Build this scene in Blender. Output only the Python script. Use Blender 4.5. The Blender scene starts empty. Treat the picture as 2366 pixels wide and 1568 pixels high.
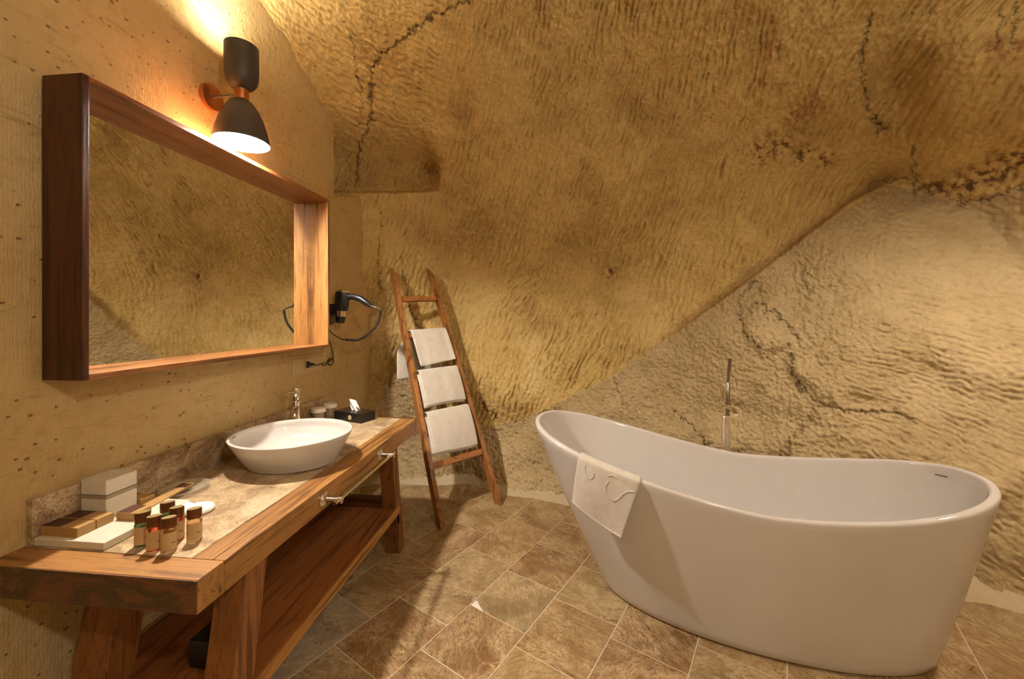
import bpy, bmesh, math, random
import numpy as np
from mathutils import Vector, Matrix

random.seed(7)
R = math.radians
scene = bpy.context.scene
COL = scene.collection

# ------------------------------------------------------------------ camera
cam_d = bpy.data.cameras.new('camera')
cam = bpy.data.objects.new('camera', cam_d)
COL.objects.link(cam)
cam.location = (0, 0, 1.35)
cam.rotation_euler = (R(90), 0, math.atan(98 / 925))
cam_d.sensor_fit = 'HORIZONTAL'
cam_d.sensor_width = 36
cam_d.lens = 36 * 925 / 2366
cam_d.shift_y = -54 / 2366
cam_d.clip_start = .02
scene.camera = cam

# ------------------------------------------------------------------ world, exposure, lamp strengths
world = bpy.data.worlds.new('world')
scene.world = world
world.use_nodes = True
world.node_tree.nodes['Background'].inputs[0].default_value = (1, .8, .6, 1)
world.node_tree.nodes['Background'].inputs[1].default_value = .0
vs = scene.view_settings
vs.view_transform = 'Standard'
vs.look = 'None'
vs.gamma = 1
vs.use_curve_mapping = False
vs.exposure = 2.5
LAMP_COL = (1, .885, .77)
SCONCE_DOWN, SCONCE_UP, PENDANT = 600, 280, 380
SCONCE2_DOWN, SCONCE2_UP = 240, 800

# ------------------------------------------------------------------ helpers
def tag(o, label=None, cat=None, group=None, kind=None):
    if label: o['label'] = label
    if cat: o['category'] = cat
    if group: o['group'] = group
    if kind: o['kind'] = kind
    return o

def thing(name, loc, label, cat, group=None):
    o = bpy.data.objects.new(name, None)
    o.empty_display_size = .05
    o.location = loc
    COL.objects.link(o)
    return tag(o, label, cat, group)

def root_of(o):
    L = Vector((0, 0, 0))
    while o is not None:
        L += Vector(o.location)
        o = o.parent
    return L

class MB:
    """collects world-space shapes into one mesh"""
    def __init__(s): s.v = []; s.f = []
    def add(s, v, f):
        n = len(s.v)
        s.v += [tuple(p) for p in v]
        s.f += [tuple(i + n for i in q) for q in f]
        return s
    def box(s, c, size, rot=None):
        hx, hy, hz = [d / 2 for d in size]
        v = [Vector((x, y, z)) for x in (-hx, hx) for y in (-hy, hy) for z in (-hz, hz)]
        if rot is not None: v = [rot @ p for p in v]
        c = Vector(c)
        f = [(0, 1, 3, 2), (4, 6, 7, 5), (0, 4, 5, 1), (2, 3, 7, 6), (0, 2, 6, 4), (1, 5, 7, 3)]
        return s.add([p + c for p in v], f)
    def bx(s, x0, x1, y0, y1, z0, z1):
        return s.box(((x0 + x1) / 2, (y0 + y1) / 2, (z0 + z1) / 2), (abs(x1 - x0), abs(y1 - y0), abs(z1 - z0)))
    def hexa(s, bot, top):
        """8-corner solid from two quads, same winding"""
        return s.add(list(bot) + list(top), [(3, 2, 1, 0), (4, 5, 6, 7), (0, 1, 5, 4), (1, 2, 6, 5), (2, 3, 7, 6), (3, 0, 4, 7)])
    def tube(s, pts, r, n=12, cap=True):
        pts = [Vector(p) for p in pts]
        m = len(pts)
        rad = r if isinstance(r, (list, tuple)) else [r] * m
        vs_, prev = [], None
        for i, p in enumerate(pts):
            t = (pts[min(i + 1, m - 1)] - pts[max(i - 1, 0)])
            t = t.normalized() if t.length > 1e-9 else Vector((0, 0, 1))
            if prev is None:
                a = Vector((0, 0, 1)) if abs(t.z) < .9 else Vector((1, 0, 0))
                u = t.cross(a).normalized()
            else:
                u = (prev - t * prev.dot(t)).normalized()
            prev = u
            w = t.cross(u)
            for k in range(n):
                a = 2 * math.pi * k / n
                vs_.append(p + (u * math.cos(a) + w * math.sin(a)) * rad[i])
        f = []
        for i in range(m - 1):
            for k in range(n):
                f.append((i * n + k, i * n + (k + 1) % n, (i + 1) * n + (k + 1) % n, (i + 1) * n + k))
        if cap:
            f.append(tuple(range(n))[::-1])
            f.append(tuple((m - 1) * n + k for k in range(n)))
        return s.add(vs_, f)
    def lathe(s, prof, c, n=32, axis=None, sx=1, sy=1, rotz=0):
        c = Vector(c)
        q = axis.to_track_quat('Z', 'Y').to_matrix() if axis is not None else Matrix.Rotation(rotz, 3, 'Z')
        v, f = [], []
        for (r, z) in prof:
            for k in range(n):
                a = 2 * math.pi * k / n
                v.append(c + q @ Vector((r * sx * math.cos(a), r * sy * math.sin(a), z)))
        for i in range(len(prof) - 1):
            for k in range(n):
                f.append((i * n + k, i * n + (k + 1) % n, (i + 1) * n + (k + 1) % n, (i + 1) * n + k))
        if prof[0][0] > 1e-6: f.append(tuple(range(n))[::-1])
        if prof[-1][0] > 1e-6: f.append(tuple((len(prof) - 1) * n + k for k in range(n)))
        return s.add(v, f)
    def grid(s, P, closed_u=False, flip=False):
        """P[i][j] points"""
        ni, nj = len(P), len(P[0])
        v = [p for row in P for p in row]
        f = []
        for i in range(ni - 1):
            for j in range(nj if closed_u else nj - 1):
                q = (i * nj + j, i * nj + (j + 1) % nj, (i + 1) * nj + (j + 1) % nj, (i + 1) * nj + j)
                f.append(q[::-1] if flip else q)
        return s.add(v, f)
    def build(s, name, mat, parent=None, smooth=False, bevel=0, seg=2, color=None, origin=None, weld=False, subd=0, angle=40):
        L = root_of(parent) if parent is not None else (Vector(origin) if origin is not None else s.base())
        me = bpy.data.meshes.new(name)
        me.from_pydata([tuple(Vector(p) - L) for p in s.v], [], s.f)
        me.validate()
        if weld:
            bm = bmesh.new(); bm.from_mesh(me)
            bmesh.ops.remove_doubles(bm, verts=bm.verts, dist=1e-5)
            bm.to_mesh(me); bm.free()
        bm = bmesh.new(); bm.from_mesh(me)
        bmesh.ops.recalc_face_normals(bm, faces=bm.faces)
        bm.to_mesh(me); bm.free()
        o = bpy.data.objects.new(name, me)
        COL.objects.link(o)
        if parent is not None: o.parent = parent
        else: o.location = L
        me.materials.append(mat)
        if bevel:
            b = o.modifiers.new('bevel', 'BEVEL'); b.width = bevel; b.segments = seg; b.limit_method = 'ANGLE'; b.angle_limit = R(35)
            b.harden_normals = True
        if subd:
            m = o.modifiers.new('subd', 'SUBSURF'); m.levels = subd; m.render_levels = subd
        if smooth or bevel:
            me.shade_smooth() if hasattr(me, 'shade_smooth') else None
            for p in me.polygons: p.use_smooth = True
            if not bevel and not subd: 
                try: me.set_sharp_from_angle(angle=R(angle))
                except Exception: pass
        if color is not None: o.color = (*color, 1)
        return o
    def base(s):
        xs = [p[0] for p in s.v]; ys = [p[1] for p in s.v]; zs = [p[2] for p in s.v]
        return Vector(((min(xs) + max(xs)) / 2, (min(ys) + max(ys)) / 2, min(zs)))

def rz(a): return Matrix.Rotation(a, 3, 'Z')

# ------------------------------------------------------------------ materials
def new_mat(name):
    m = bpy.data.materials.new(name); m.use_nodes = True
    nt = m.node_tree
    return m, nt, nt.nodes['Principled BSDF']

def N(nt, typ, **kw):
    n = nt.nodes.new(typ)
    for k, v in kw.items():
        if k in ('inp',):
            for kk, vv in v.items(): n.inputs[kk].default_value = vv
        else: setattr(n, k, v)
    return n

def ramp(nt, fac, stops, interp='LINEAR'):
    r = nt.nodes.new('ShaderNodeValToRGB')
    r.color_ramp.interpolation = interp
    el = r.color_ramp.elements
    while len(el) < len(stops): el.new(.5)
    for e, (p, c) in zip(el, stops):
        e.position = p; e.color = (*c, 1) if len(c) == 3 else c
    nt.links.new(fac, r.inputs[0])
    return r.outputs[0]

def mixc(nt, fac, a, b, mode='MIX'):
    m = nt.nodes.new('ShaderNodeMix'); m.data_type = 'RGBA'; m.blend_type = mode
    for sock, v in ((m.inputs[0], fac), (m.inputs[6], a), (m.inputs[7], b)):
        if hasattr(v, 'node'): nt.links.new(v, sock)
        elif isinstance(v, (int, float)): sock.default_value = v
        else: sock.default_value = (*v, 1)
    return m.outputs[2]

def math_(nt, op, a, b=None, clamp=False):
    m = nt.nodes.new('ShaderNodeMath'); m.operation = op; m.use_clamp = clamp
    for sock, v in zip(m.inputs, (a, b)):
        if v is None: continue
        if hasattr(v, 'node'): nt.links.new(v, sock)
        else: sock.default_value = v
    return m.outputs[0]

def bump(nt, bsdf, h, strength=.3, dist=.01, prev=None):
    b = nt.nodes.new('ShaderNodeBump'); b.inputs['Strength'].default_value = strength; b.inputs['Distance'].default_value = dist
    nt.links.new(h, b.inputs['Height'])
    if prev is not None: nt.links.new(prev, b.inputs['Normal'])
    nt.links.new(b.outputs[0], bsdf.inputs['Normal'])
    return b.outputs[0]

def noise(nt, vec, scale, detail=4, rough=.55, dist=0.):
    n = nt.nodes.new('ShaderNodeTexNoise')
    n.inputs['Scale'].default_value = scale; n.inputs['Detail'].default_value = detail
    n.inputs['Roughness'].default_value = rough; n.inputs['Distortion'].default_value = dist
    if vec is not None: nt.links.new(vec, n.inputs['Vector'])
    return n.outputs[0]

def mapped(nt, vec, scale=(1, 1, 1), rot=(0, 0, 0), loc=(0, 0, 0)):
    m = nt.nodes.new('ShaderNodeMapping')
    m.inputs['Scale'].default_value = scale; m.inputs['Rotation'].default_value = rot; m.inputs['Location'].default_value = loc
    nt.links.new(vec, m.inputs['Vector'])
    return m.outputs[0]

def plain(name, col, rough=.5, metal=0, var=.05, **kw):
    m, nt, b = new_mat(name)
    tc = N(nt, 'ShaderNodeTexCoord')
    n = noise(nt, tc.outputs['Object'], 35, 3)
    c = ramp(nt, n, [(.3, tuple(x * (1 - var) for x in col)), (.7, tuple(min(1, x * (1 + var)) for x in col))])
    nt.links.new(c, b.inputs['Base Color'])
    b.inputs['Roughness'].default_value = rough; b.inputs['Metallic'].default_value = metal
    for k, v in kw.items(): b.inputs[k].default_value = v
    return m

def emit(name, col, strength):
    m, nt, b = new_mat(name)
    b.inputs['Base Color'].default_value = (*col, 1)
    b.inputs['Emission Color'].default_value = (*col, 1)
    b.inputs['Emission Strength'].default_value = strength
    return m

def wood(name, axis, rough=.42):
    """grain along one axis; the board's own tone comes from the object colour"""
    m, nt, b = new_mat(name)
    tc = N(nt, 'ShaderNodeTexCoord'); oi = N(nt, 'ShaderNodeObjectInfo')
    add = N(nt, 'ShaderNodeVectorMath', operation='ADD')
    nt.links.new(tc.outputs['Object'], add.inputs[0])
    sc = N(nt, 'ShaderNodeVectorMath', operation='SCALE'); sc.inputs[0].default_value = (7.3, 5.1, 9.7)
    nt.links.new(oi.outputs['Random'], sc.inputs['Scale']); nt.links.new(sc.outputs[0], add.inputs[1])
    s = [11, 11, 11]; s[axis] = 1.1
    v = mapped(nt, add.outputs[0], tuple(s))
    big = noise(nt, v, 1.0, 3, .5, 1.2)
    s2 = [90, 90, 90]; s2[axis] = 4
    v2 = mapped(nt, add.outputs[0], tuple(s2))
    fine = noise(nt, v2, 1.0, 4, .6)
    s3 = [34, 34, 34]; s3[axis] = 2.0
    v3 = mapped(nt, add.outputs[0], tuple(s3))
    strk = noise(nt, v3, 1.0, 2, .5, .8)
    base = mixc(nt, 1, oi.outputs['Color'], (.98, .94, .72), 'MULTIPLY')
    dark = mixc(nt, 1, base, (.26, .20, .16), 'MULTIPLY')
    light = mixc(nt, 1, base, (1.25, 1.2, 1.1), 'MULTIPLY')
    c = mixc(nt, ramp(nt, big, [(.35, (0, 0, 0)), (.62, (1, 1, 1))]), light, base)
    c = mixc(nt, ramp(nt, strk, [(.54, (0, 0, 0)), (.68, (1, 1, 1))]), c, dark)
    s4 = [260, 260, 260]; s4[axis] = 7
    pores = noise(nt, mapped(nt, add.outputs[0], tuple(s4)), 1.0, 3, .6)
    c = mixc(nt, ramp(nt, pores, [(.52, (0, 0, 0)), (.68, (.8, .8, .8))]), c, mixc(nt, 1, base, (.40, .33, .26), 'MULTIPLY'))
    s5 = [20, 20, 20]; s5[axis] = .9
    ck = noise(nt, mapped(nt, add.outputs[0], tuple(s5), loc=(3.1, 1.7, 2.3)), 1.0, 4, .6, .5)
    ckl = ramp(nt, math_(nt, 'ABSOLUTE', math_(nt, 'SUBTRACT', ck, .5)), [(0, (1, 1, 1)), (.014, (0, 0, 0))])
    ckm = ramp(nt, noise(nt, add.outputs[0], 6, 2), [(.46, (0, 0, 0)), (.58, (.85, .85, .85))])
    c = mixc(nt, math_(nt, 'MULTIPLY', ckl, ckm), c, mixc(nt, 1, base, (.16, .12, .10), 'MULTIPLY'))
    rough_ = noise(nt, add.outputs[0], 5.5, 5, .6, .6)
    c = mixc(nt, ramp(nt, rough_, [(.56, (0, 0, 0)), (.70, (.6, .6, .6))]), c, mixc(nt, 1, base, (.52, .48, .42), 'MULTIPLY'))
    c = mixc(nt, math_(nt, 'MULTIPLY', fine, .5), c, mixc(nt, 1, base, (.62, .55, .46), 'MULTIPLY'))
    nt.links.new(c, b.inputs['Base Color'])
    b.inputs['Roughness'].default_value = rough
    bump(nt, b, math_(nt, 'ADD', fine, strk), .22, .004)
    return m

M = {}
for i, a in enumerate('xyz'): M['wood_' + a] = wood('wood_grain_' + a, i)

def marble(name, tile=False):
    m, nt, b = new_mat(name)
    geo = N(nt, 'ShaderNodeNewGeometry'); oi = N(nt, 'ShaderNodeObjectInfo')
    add = N(nt, 'ShaderNodeVectorMath', operation='ADD')
    nt.links.new(geo.outputs['Position'], add.inputs[0])
    sc = N(nt, 'ShaderNodeVectorMath', operation='SCALE'); sc.inputs[0].default_value = (31, 17, 23)
    nt.links.new(oi.outputs['Random'], sc.inputs['Scale']); nt.links.new(sc.outputs[0], add.inputs[1])
    rot = N(nt, 'ShaderNodeVectorRotate', rotation_type='Z_AXIS')
    nt.links.new(add.outputs[0], rot.inputs['Vector'])
    if tile: nt.links.new(math_(nt, 'MULTIPLY', oi.outputs['Random'], 6.28), rot.inputs['Angle'])
    p = rot.outputs[0]
    cloud = noise(nt, p, 4.5 if tile else 9, 6, .62, .8)
    sv = mapped(nt, p, (5, 26, 12) if tile else (34, 14, 40), (0, 0, .35))
    streak = noise(nt, sv, 1, 5, .6, 1.4)
    grain = noise(nt, p, 70 if tile else 55, 5, .7, 1.5)
    base = oi.outputs['Color']
    dk = mixc(nt, 1, base, (.50, .42, .34), 'MULTIPLY')
    lt = mixc(nt, .5, base, (.62, .52, .36))
    c = mixc(nt, ramp(nt, cloud, [(.30, (0, 0, 0)), (.68, (1, 1, 1))]), dk, base)
    c = mixc(nt, ramp(nt, streak, [(.45, (0, 0, 0)), (.70, (.75, .75, .75))]), c, lt)
    c = mixc(nt, ramp(nt, grain, [(.38, (.8, .8, .8)), (.60, (0, 0, 0))]), c, dk)
    # thin pale veins
    vn = nt.nodes.new('ShaderNodeTexVoronoi'); vn.feature = 'DISTANCE_TO_EDGE'; vn.inputs['Scale'].default_value = 3.2 if tile else 16
    wv = N(nt, 'ShaderNodeVectorMath', operation='ADD')
    nz = nt.nodes.new('ShaderNodeTexNoise'); nz.inputs['Scale'].default_value = 9; nz.inputs['Detail'].default_value = 4
    nt.links.new(p, nz.inputs['Vector'])
    ns = N(nt, 'ShaderNodeVectorMath', operation='SCALE'); ns.inputs['Scale'].default_value = .22
    nt.links.new(nz.outputs['Color'], ns.inputs[0])
    nt.links.new(p, wv.inputs[0]); nt.links.new(ns.outputs[0], wv.inputs[1])
    nt.links.new(wv.outputs[0], vn.inputs['Vector'])
    vein = ramp(nt, vn.outputs['Distance'], [(.0, (1, 1, 1)), (.010, (0, 0, 0))])
    vmask = ramp(nt, noise(nt, p, 3.1, 2), [(.46, (0, 0, 0)), (.66, (.6, .6, .6))])
    c = mixc(nt, math_(nt, 'MULTIPLY', vein, vmask), c, (.72, .58, .40))
    # hair-fine pale threads, dense in some places and missing in others
    tv = mapped(nt, p, (9, 24, 14) if tile else (46, 30, 46), (0, 0, .5))
    for k, (mul, thick, amt) in enumerate(((1, .07, .72 if tile else .9), (2.3, .10, .65 if tile else .9))):
        tn = noise(nt, tv, mul, 4, .6, 2.2 if tile else 2.6)
        th = ramp(nt, math_(nt, 'ABSOLUTE', math_(nt, 'SUBTRACT', tn, .5)), [(0, (1, 1, 1)), (thick, (0, 0, 0))])
        tm = ramp(nt, noise(nt, p, 5.5 if tile else 8, 4, .6, 1), [(.40, (.1, .1, .1)), (.64, (amt, amt, amt))])
        c = mixc(nt, math_(nt, 'MULTIPLY', th, tm), c, (.60, .46, .26) if tile else (.72, .58, .38))
    nt.links.new(c, b.inputs['Base Color'])
    b.inputs['Roughness'].default_value = .34 if tile else .3
    nt.links.new(ramp(nt, cloud, [(.3, (.24, .24, .24)), (.7, (.46, .46, .46))]), b.inputs['Roughness'])
    bump(nt, b, grain, .05, .002)
    return m
M['marble'] = marble('brown_marble')
M['tile'] = marble('floor_marble', True)

def rock_mat():
    m, nt, b = new_mat('carved_tuff')
    at = N(nt, 'ShaderNodeAttribute', attribute_name='stain_and_shade')
    sep = N(nt, 'ShaderNodeSeparateColor'); nt.links.new(at.outputs['Color'], sep.inputs[0])
    geo = N(nt, 'ShaderNodeNewGeometry'); p = geo.outputs['Position']
    n1 = noise(nt, p, 2.2, 5, .55, .4); n2 = noise(nt, p, 26, 6, .65); n3 = noise(nt, p, 110, 4, .6)
    vault = ramp(nt, n1, [(.3, (.54, .385, .140)), (.5, (.61, .450, .178)), (.72, (.67, .515, .23))])
    pale = ramp(nt, n1, [(.3, (.41, .310, .155)), (.7, (.51, .40, .225))])
    c = mixc(nt, sep.outputs[2], vault, pale)
    c = mixc(nt, ramp(nt, n2, [(.30, (.5, .5, .5)), (.52, (0, 0, 0))]), c, mixc(nt, 1, c, (.70, .62, .50), 'MULTIPLY'))
    c = mixc(nt, ramp(nt, n3, [(.60, (0, 0, 0)), (.75, (.35, .35, .35))]), c, (.66, .54, .36))
    mk = N(nt, 'ShaderNodeAttribute', attribute_name='streak')
    c = mixc(nt, mk.outputs['Fac'], c, mixc(nt, 1, c, (.46, .37, .25), 'MULTIPLY'))
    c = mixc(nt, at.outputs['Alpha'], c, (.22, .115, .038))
    c = mixc(nt, sep.outputs[1], c, (.26, .070, .022))
    c = mixc(nt, sep.outputs[0], c, (.045, .024, .012))
    nt.links.new(c, b.inputs['Base Color'])
    b.inputs['Roughness'].default_value = .88
    b.inputs['Specular IOR Level'].default_value = .25
    nb = bump(nt, b, n2, .35, .012)
    bump(nt, b, n3, .30, .004, nb)
    return m
M['rock'] = rock_mat()

def plaster_mat():
    m, nt, b = new_mat('combed_tuff_wall')
    geo = N(nt, 'ShaderNodeNewGeometry'); p = geo.outputs['Position']
    n1 = noise(nt, p, 1.7, 5, .6, .5); n2 = noise(nt, p, 30, 5, .6)
    c = ramp(nt, n1, [(.28, (.455, .320, .130)), (.5, (.525, .388, .180)), (.75, (.58, .45, .24))])
    # small dark pits
    v = nt.nodes.new('ShaderNodeTexVoronoi'); v.inputs['Scale'].default_value = 24
    wp = mapped(nt, p, (1, 1, 1.5)); nt.links.new(wp, v.inputs['Vector'])
    pit = ramp(nt, math_(nt, 'ADD', v.outputs['Distance'], math_(nt, 'MULTIPLY', noise(nt, p, 7, 3), .35)), [(.25, (1, 1, 1)), (.305, (0, 0, 0))])
    c = mixc(nt, math_(nt, 'MULTIPLY', pit, .75), c, (.19, .11, .04))
    c = mixc(nt, ramp(nt, n2, [(.34, (.45, .45, .45)), (.5, (0, 0, 0))]), c, mixc(nt, 1, c, (.82, .74, .6), 'MULTIPLY'))
    # fine level seams in the stone
    sv = mapped(nt, p, (1, .7, 9)); sn = noise(nt, sv, 1.3, 3, .6, .4)
    seam = ramp(nt, math_(nt, 'ABSOLUTE', math_(nt, 'SUBTRACT', sn, .5)), [(0, (1, 1, 1)), (.006, (0, 0, 0))])
    c = mixc(nt, math_(nt, 'MULTIPLY', seam, .40), c, (.26, .16, .06))
    nt.links.new(c, b.inputs['Base Color'])
    b.inputs['Roughness'].default_value = .85; b.inputs['Specular IOR Level'].default_value = .25
    # vertical comb lines
    w = nt.nodes.new('ShaderNodeTexWave'); w.wave_type = 'BANDS'; w.bands_direction = 'Y'
    w.inputs['Scale'].default_value = 34; w.inputs['Distortion'].default_value = 6; w.inputs['Detail'].default_value = 3; w.inputs['Detail Scale'].default_value = 2.2
    nt.links.new(mapped(nt, p, (1, 1, .35)), w.inputs['Vector'])
    h = math_(nt, 'ADD', math_(nt, 'MULTIPLY', w.outputs['Fac'], .075), math_(nt, 'MULTIPLY', n2, 1.2))
    h = math_(nt, 'SUBTRACT', h, math_(nt, 'MULTIPLY', pit, 1.2))
    bump(nt, b, h, .8, .008)
    return m
M['wall'] = plaster_mat()
M['grout'] = plain('grout', (.62, .54, .40), .9)
M['mortar'] = plain('pale_mortar', (.50, .41, .26), .9)
M['ceramic'] = plain('white_ceramic', (.60, .58, .55), .08, var=.004)
M['acrylic'] = plain('white_acrylic', (.60, .58, .555), .06, var=.004)
M['chrome'] = plain('chrome', (.80, .78, .76), .10, 1)
M['dark_chrome'] = plain('dark_chrome', (.34, .30, .27), .22, 1)
M['satin_chrome'] = plain('satin_chrome', (.92, .90, .88), .28, 1)
M['copper'] = plain('brushed_copper', (.62, .26, .12), .35, 1)
M['black_metal'] = plain('black_metal', (.060, .050, .042), .5)
M['shade_white'] = plain('white_enamel', (.85, .83, .78), .5)
M['black_plastic'] = plain('black_plastic', (.012, .012, .014), .32)
M['black_card'] = plain('black_card', (.010, .009, .008), .3)
M['mirror'] = plain('mirror_silver', (.86, .86, .82), .0, 1)
M['brass_tan'] = plain('tan_card', (.38, .225, .075), .55)
M['choc'] = plain('chocolate_card', (.060, .016, .008), .45)
M['paper'] = plain('white_paper', (.80, .77, .72), .8)
M['stone_white'] = plain('white_stone', (.66, .61, .50), .4)
M['box_white'] = plain('cream_box', (.66, .63, .55), .45)
M['band'] = plain('grey_band', (.33, .28, .19), .5)
M['cap'] = plain('bronze_cap', (.16, .065, .026), .35, .6)
M['cap_top'] = plain('bronze_cap_top', (.32, .23, .10), .4, .5)
M['ink'] = plain('dark_print', (.05, .025, .015), .6)
M['gold_print'] = plain('gold_print', (.60, .50, .30), .5)
M['socket'] = plain('sand_socket', (.50, .385, .19), .6)

def glassy(name, col, rough=.03, ior=1.45):
    m, nt, b = new_mat(name)
    tc = N(nt, 'ShaderNodeTexCoord')
    c = ramp(nt, noise(nt, tc.outputs['Object'], 12), [(.3, tuple(x * .97 for x in col)), (.7, col)])
    nt.links.new(c, b.inputs['Base Color'])
    b.inputs['Roughness'].default_value = rough; b.inputs['IOR'].default_value = ior
    b.inputs['Transmission Weight'].default_value = 1
    return m
M['glass'] = glassy('clear_glass', (.96, .96, .94), .02, 1.12)
M['g_green'] = glassy('green_lotion', (.12, .22, .09))
M['g_rose'] = glassy('rose_lotion', (.85, .22, .10))
M['g_cream'] = glassy('cream_lotion', (.90, .62, .32), .2)

def towel_mat():
    m, nt, b = new_mat('terry_cotton')
    tc = N(nt, 'ShaderNodeTexCoord')
    n = noise(nt, tc.outputs['Object'], 420, 3, .7); n2 = noise(nt, tc.outputs['Object'], 24, 4)
    c = ramp(nt, n2, [(.3, (.60, .56, .485)), (.7, (.69, .65, .58))])
    nt.links.new(c, b.inputs['Base Color'])
    b.inputs['Roughness'].default_value = .95
    b.inputs['Sheen Weight'].default_value = .25
    nb = bump(nt, b, n, .6, .003)
    bump(nt, b, n2, .25, .006, nb)
    return m
M['towel'] = towel_mat()

def thin_glass():
    m, nt, b = new_mat('thin_glass')
    out = nt.nodes['Material Output']
    lw = N(nt, 'ShaderNodeLayerWeight'); lw.inputs[0].default_value = .5
    tr = N(nt, 'ShaderNodeBsdfTransparent'); gl = N(nt, 'ShaderNodeBsdfGlossy'); gl.inputs['Roughness'].default_value = .03
    tc = N(nt, 'ShaderNodeTexCoord')
    c = ramp(nt, noise(nt, tc.outputs['Object'], 30), [(.3, (.86, .85, .81)), (.7, (.92, .91, .88))])
    nt.links.new(c, tr.inputs[0])
    mx = N(nt, 'ShaderNodeMixShader')
    nt.links.new(math_(nt, 'ADD', math_(nt, 'MULTIPLY', math_(nt, 'POWER', lw.outputs['Facing'], 3), .35), .05), mx.inputs[0])
    nt.links.new(tr.outputs[0], mx.inputs[1]); nt.links.new(gl.outputs[0], mx.inputs[2])
    df = N(nt, 'ShaderNodeBsdfDiffuse'); df.inputs[0].default_value = (.82, .74, .60, 1)
    m2 = N(nt, 'ShaderNodeMixShader'); m2.inputs[0].default_value = .20
    nt.links.new(mx.outputs[0], m2.inputs[1]); nt.links.new(df.outputs[0], m2.inputs[2])
    nt.links.new(m2.outputs[0], out.inputs[0])
    return m
M['glass'] = thin_glass()

def burl():
    m, nt, b = new_mat('weathered_end_grain')
    tc = N(nt, 'ShaderNodeTexCoord'); v = tc.outputs['Object']
    a = noise(nt, mapped(nt, v, (6, 6, 14)), 1, 5, .6, 1.5); f = noise(nt, mapped(nt, v, (30, 30, 120)), 1, 5, .65, 1.0)
    c = ramp(nt, a, [(.32, (.20, .085, .030)), (.48, (.15, .065, .025)), (.56, (.075, .045, .018)), (.75, (.11, .07, .028))])
    c = mixc(nt, ramp(nt, f, [(.55, (0, 0, 0)), (.75, (.6, .6, .6))]), c, (.05, .026, .012))
    c = mixc(nt, ramp(nt, noise(nt, mapped(nt, v, (22, 22, 160)), 1, 3, .6, 2), [(.66, (0, 0, 0)), (.74, (.5, .5, .5))]), c, (.36, .24, .09))
    nt.links.new(c, b.inputs['Base Color']); b.inputs['Roughness'].default_value = .6
    bump(nt, b, math_(nt, 'ADD', a, f), .5, .006)
    return m
M['burl'] = burl()

# ================================================================== SETTING
EYE = 1.35
# ---- vector noise for the carved rock
_rng = np.random.default_rng(5)
_perm = _rng.permutation(256).astype(np.int64)
_perm = np.concatenate([_perm, _perm])
_g = _rng.normal(size=(256, 2)); _g /= np.linalg.norm(_g, axis=1)[:, None]
def pn(x, y):
    xi = np.floor(x).astype(np.int64); yi = np.floor(y).astype(np.int64)
    xf = x - xi; yf = y - yi
    u = xf * xf * xf * (xf * (xf * 6 - 15) + 10); v = yf * yf * yf * (yf * (yf * 6 - 15) + 10)
    def g(ix, iy, dx, dy):
        h = _perm[(_perm[ix & 255] + iy) & 255]
        return _g[h, 0] * dx + _g[h, 1] * dy
    a = g(xi, yi, xf, yf); b = g(xi + 1, yi, xf - 1, yf); c = g(xi, yi + 1, xf, yf - 1); d = g(xi + 1, yi + 1, xf - 1, yf - 1)
    return (a + u * (b - a)) + v * ((c + u * (d - c)) - (a + u * (b - a)))
def fbm(x, y, o=4, g=.5):
    s, a, f = 0, 1, 1
    for i in range(o):
        s = s + a * pn(x * f + 17.3 * i, y * f - 9.1 * i); a *= g; f *= 2
    return s

# anchor points the vault passes through (metres; x from wall to bath, y into the room)
ANCH = [
    (-1.62, -1.8, .2), (-1.62, -.6, .2), (-1.62, .4, .2), (-1.62, 1.2, .2), (-1.62, 2.0, .2), (-1.60, 2.7, .1),
    (-1.62, -1.0, 1.4), (-1.62, .4, 1.4), (-1.62, 1.2, 1.4), (-1.62, 2.0, 1.4), (-1.60, 2.75, 1.2),
    (-1.60, 1.2, 2.3), (-1.60, 1.9, 2.3), (-1.60, .2, 2.3),
    (-1.52, 3.08, .0), (-1.20, 3.14, .0), (-.84, 3.17, 0), (-.34, 3.10, .0), (.12, 2.96, .0),
    (-1.45, 3.22, .9), (-1.05, 3.30, .9), (-.55, 3.30, .8), (-.11, 3.31, .565),
    (-1.38, 3.16, 1.5), (-1.33, 3.13, 1.76), (-1.09, 3.37, 1.78), (-.60, 3.46, 1.6),
    (-1.50, 2.95, 2.0), (-1.2, 3.17, 2.15), (-.75, 3.26, 2.25), (-.30, 3.30, 2.15),
    (.61, 3.25, 1.01), (1.19, 3.23, 1.41), (1.75, 3.24, 1.83), (2.41, 3.19, 2.33),
    (.475, 3.49, 1.74), (.17, 3.245, 2.18), (.857, 2.865, 2.69), (.95, 3.33, 2.0),
    (-1.478, 2.50, 2.66), (-1.478, 1.87, 2.94), (-1.478, 1.0, 3.08), (-1.478, -.6, 3.05),
    (-.75, 2.65, 2.78), (-.1, 2.55, 2.88), (0, 1.2, 3.22), (0, -.6, 3.25), (.8, 1.6, 3.12), (1.2, .4, 3.10),
    (1.55, 2.55, 2.66), (1.9, 2.0, 2.72), (2.15, 2.45, 2.42), (2.45, 2.35, 2.3), (2.5, 1.5, 2.4), (2.45, .4, 2.5),
    (.12, 3.2, .05), (1.0, 3.05, .3), (1.9, 2.75, .4), (2.5, 2.35, .6), (2.75, 2.3, 1.4),
    (2.55, 1.75, .0), (2.62, 1.7, 1.2), (2.65, .8, .6), (2.7, .6, 1.6), (2.5, -1, .4), (2.5, -1, 1.8), (1.5, -2.3, 1.2), (0, -2.4, .4), (0, -2.4, 2.2), (-1.3, -2.3, 1.2)]
_A = np.array(ANCH) - np.array([0, 0, EYE])
_AR = np.linalg.norm(_A, axis=1); _AD = _A / _AR[:, None]
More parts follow.
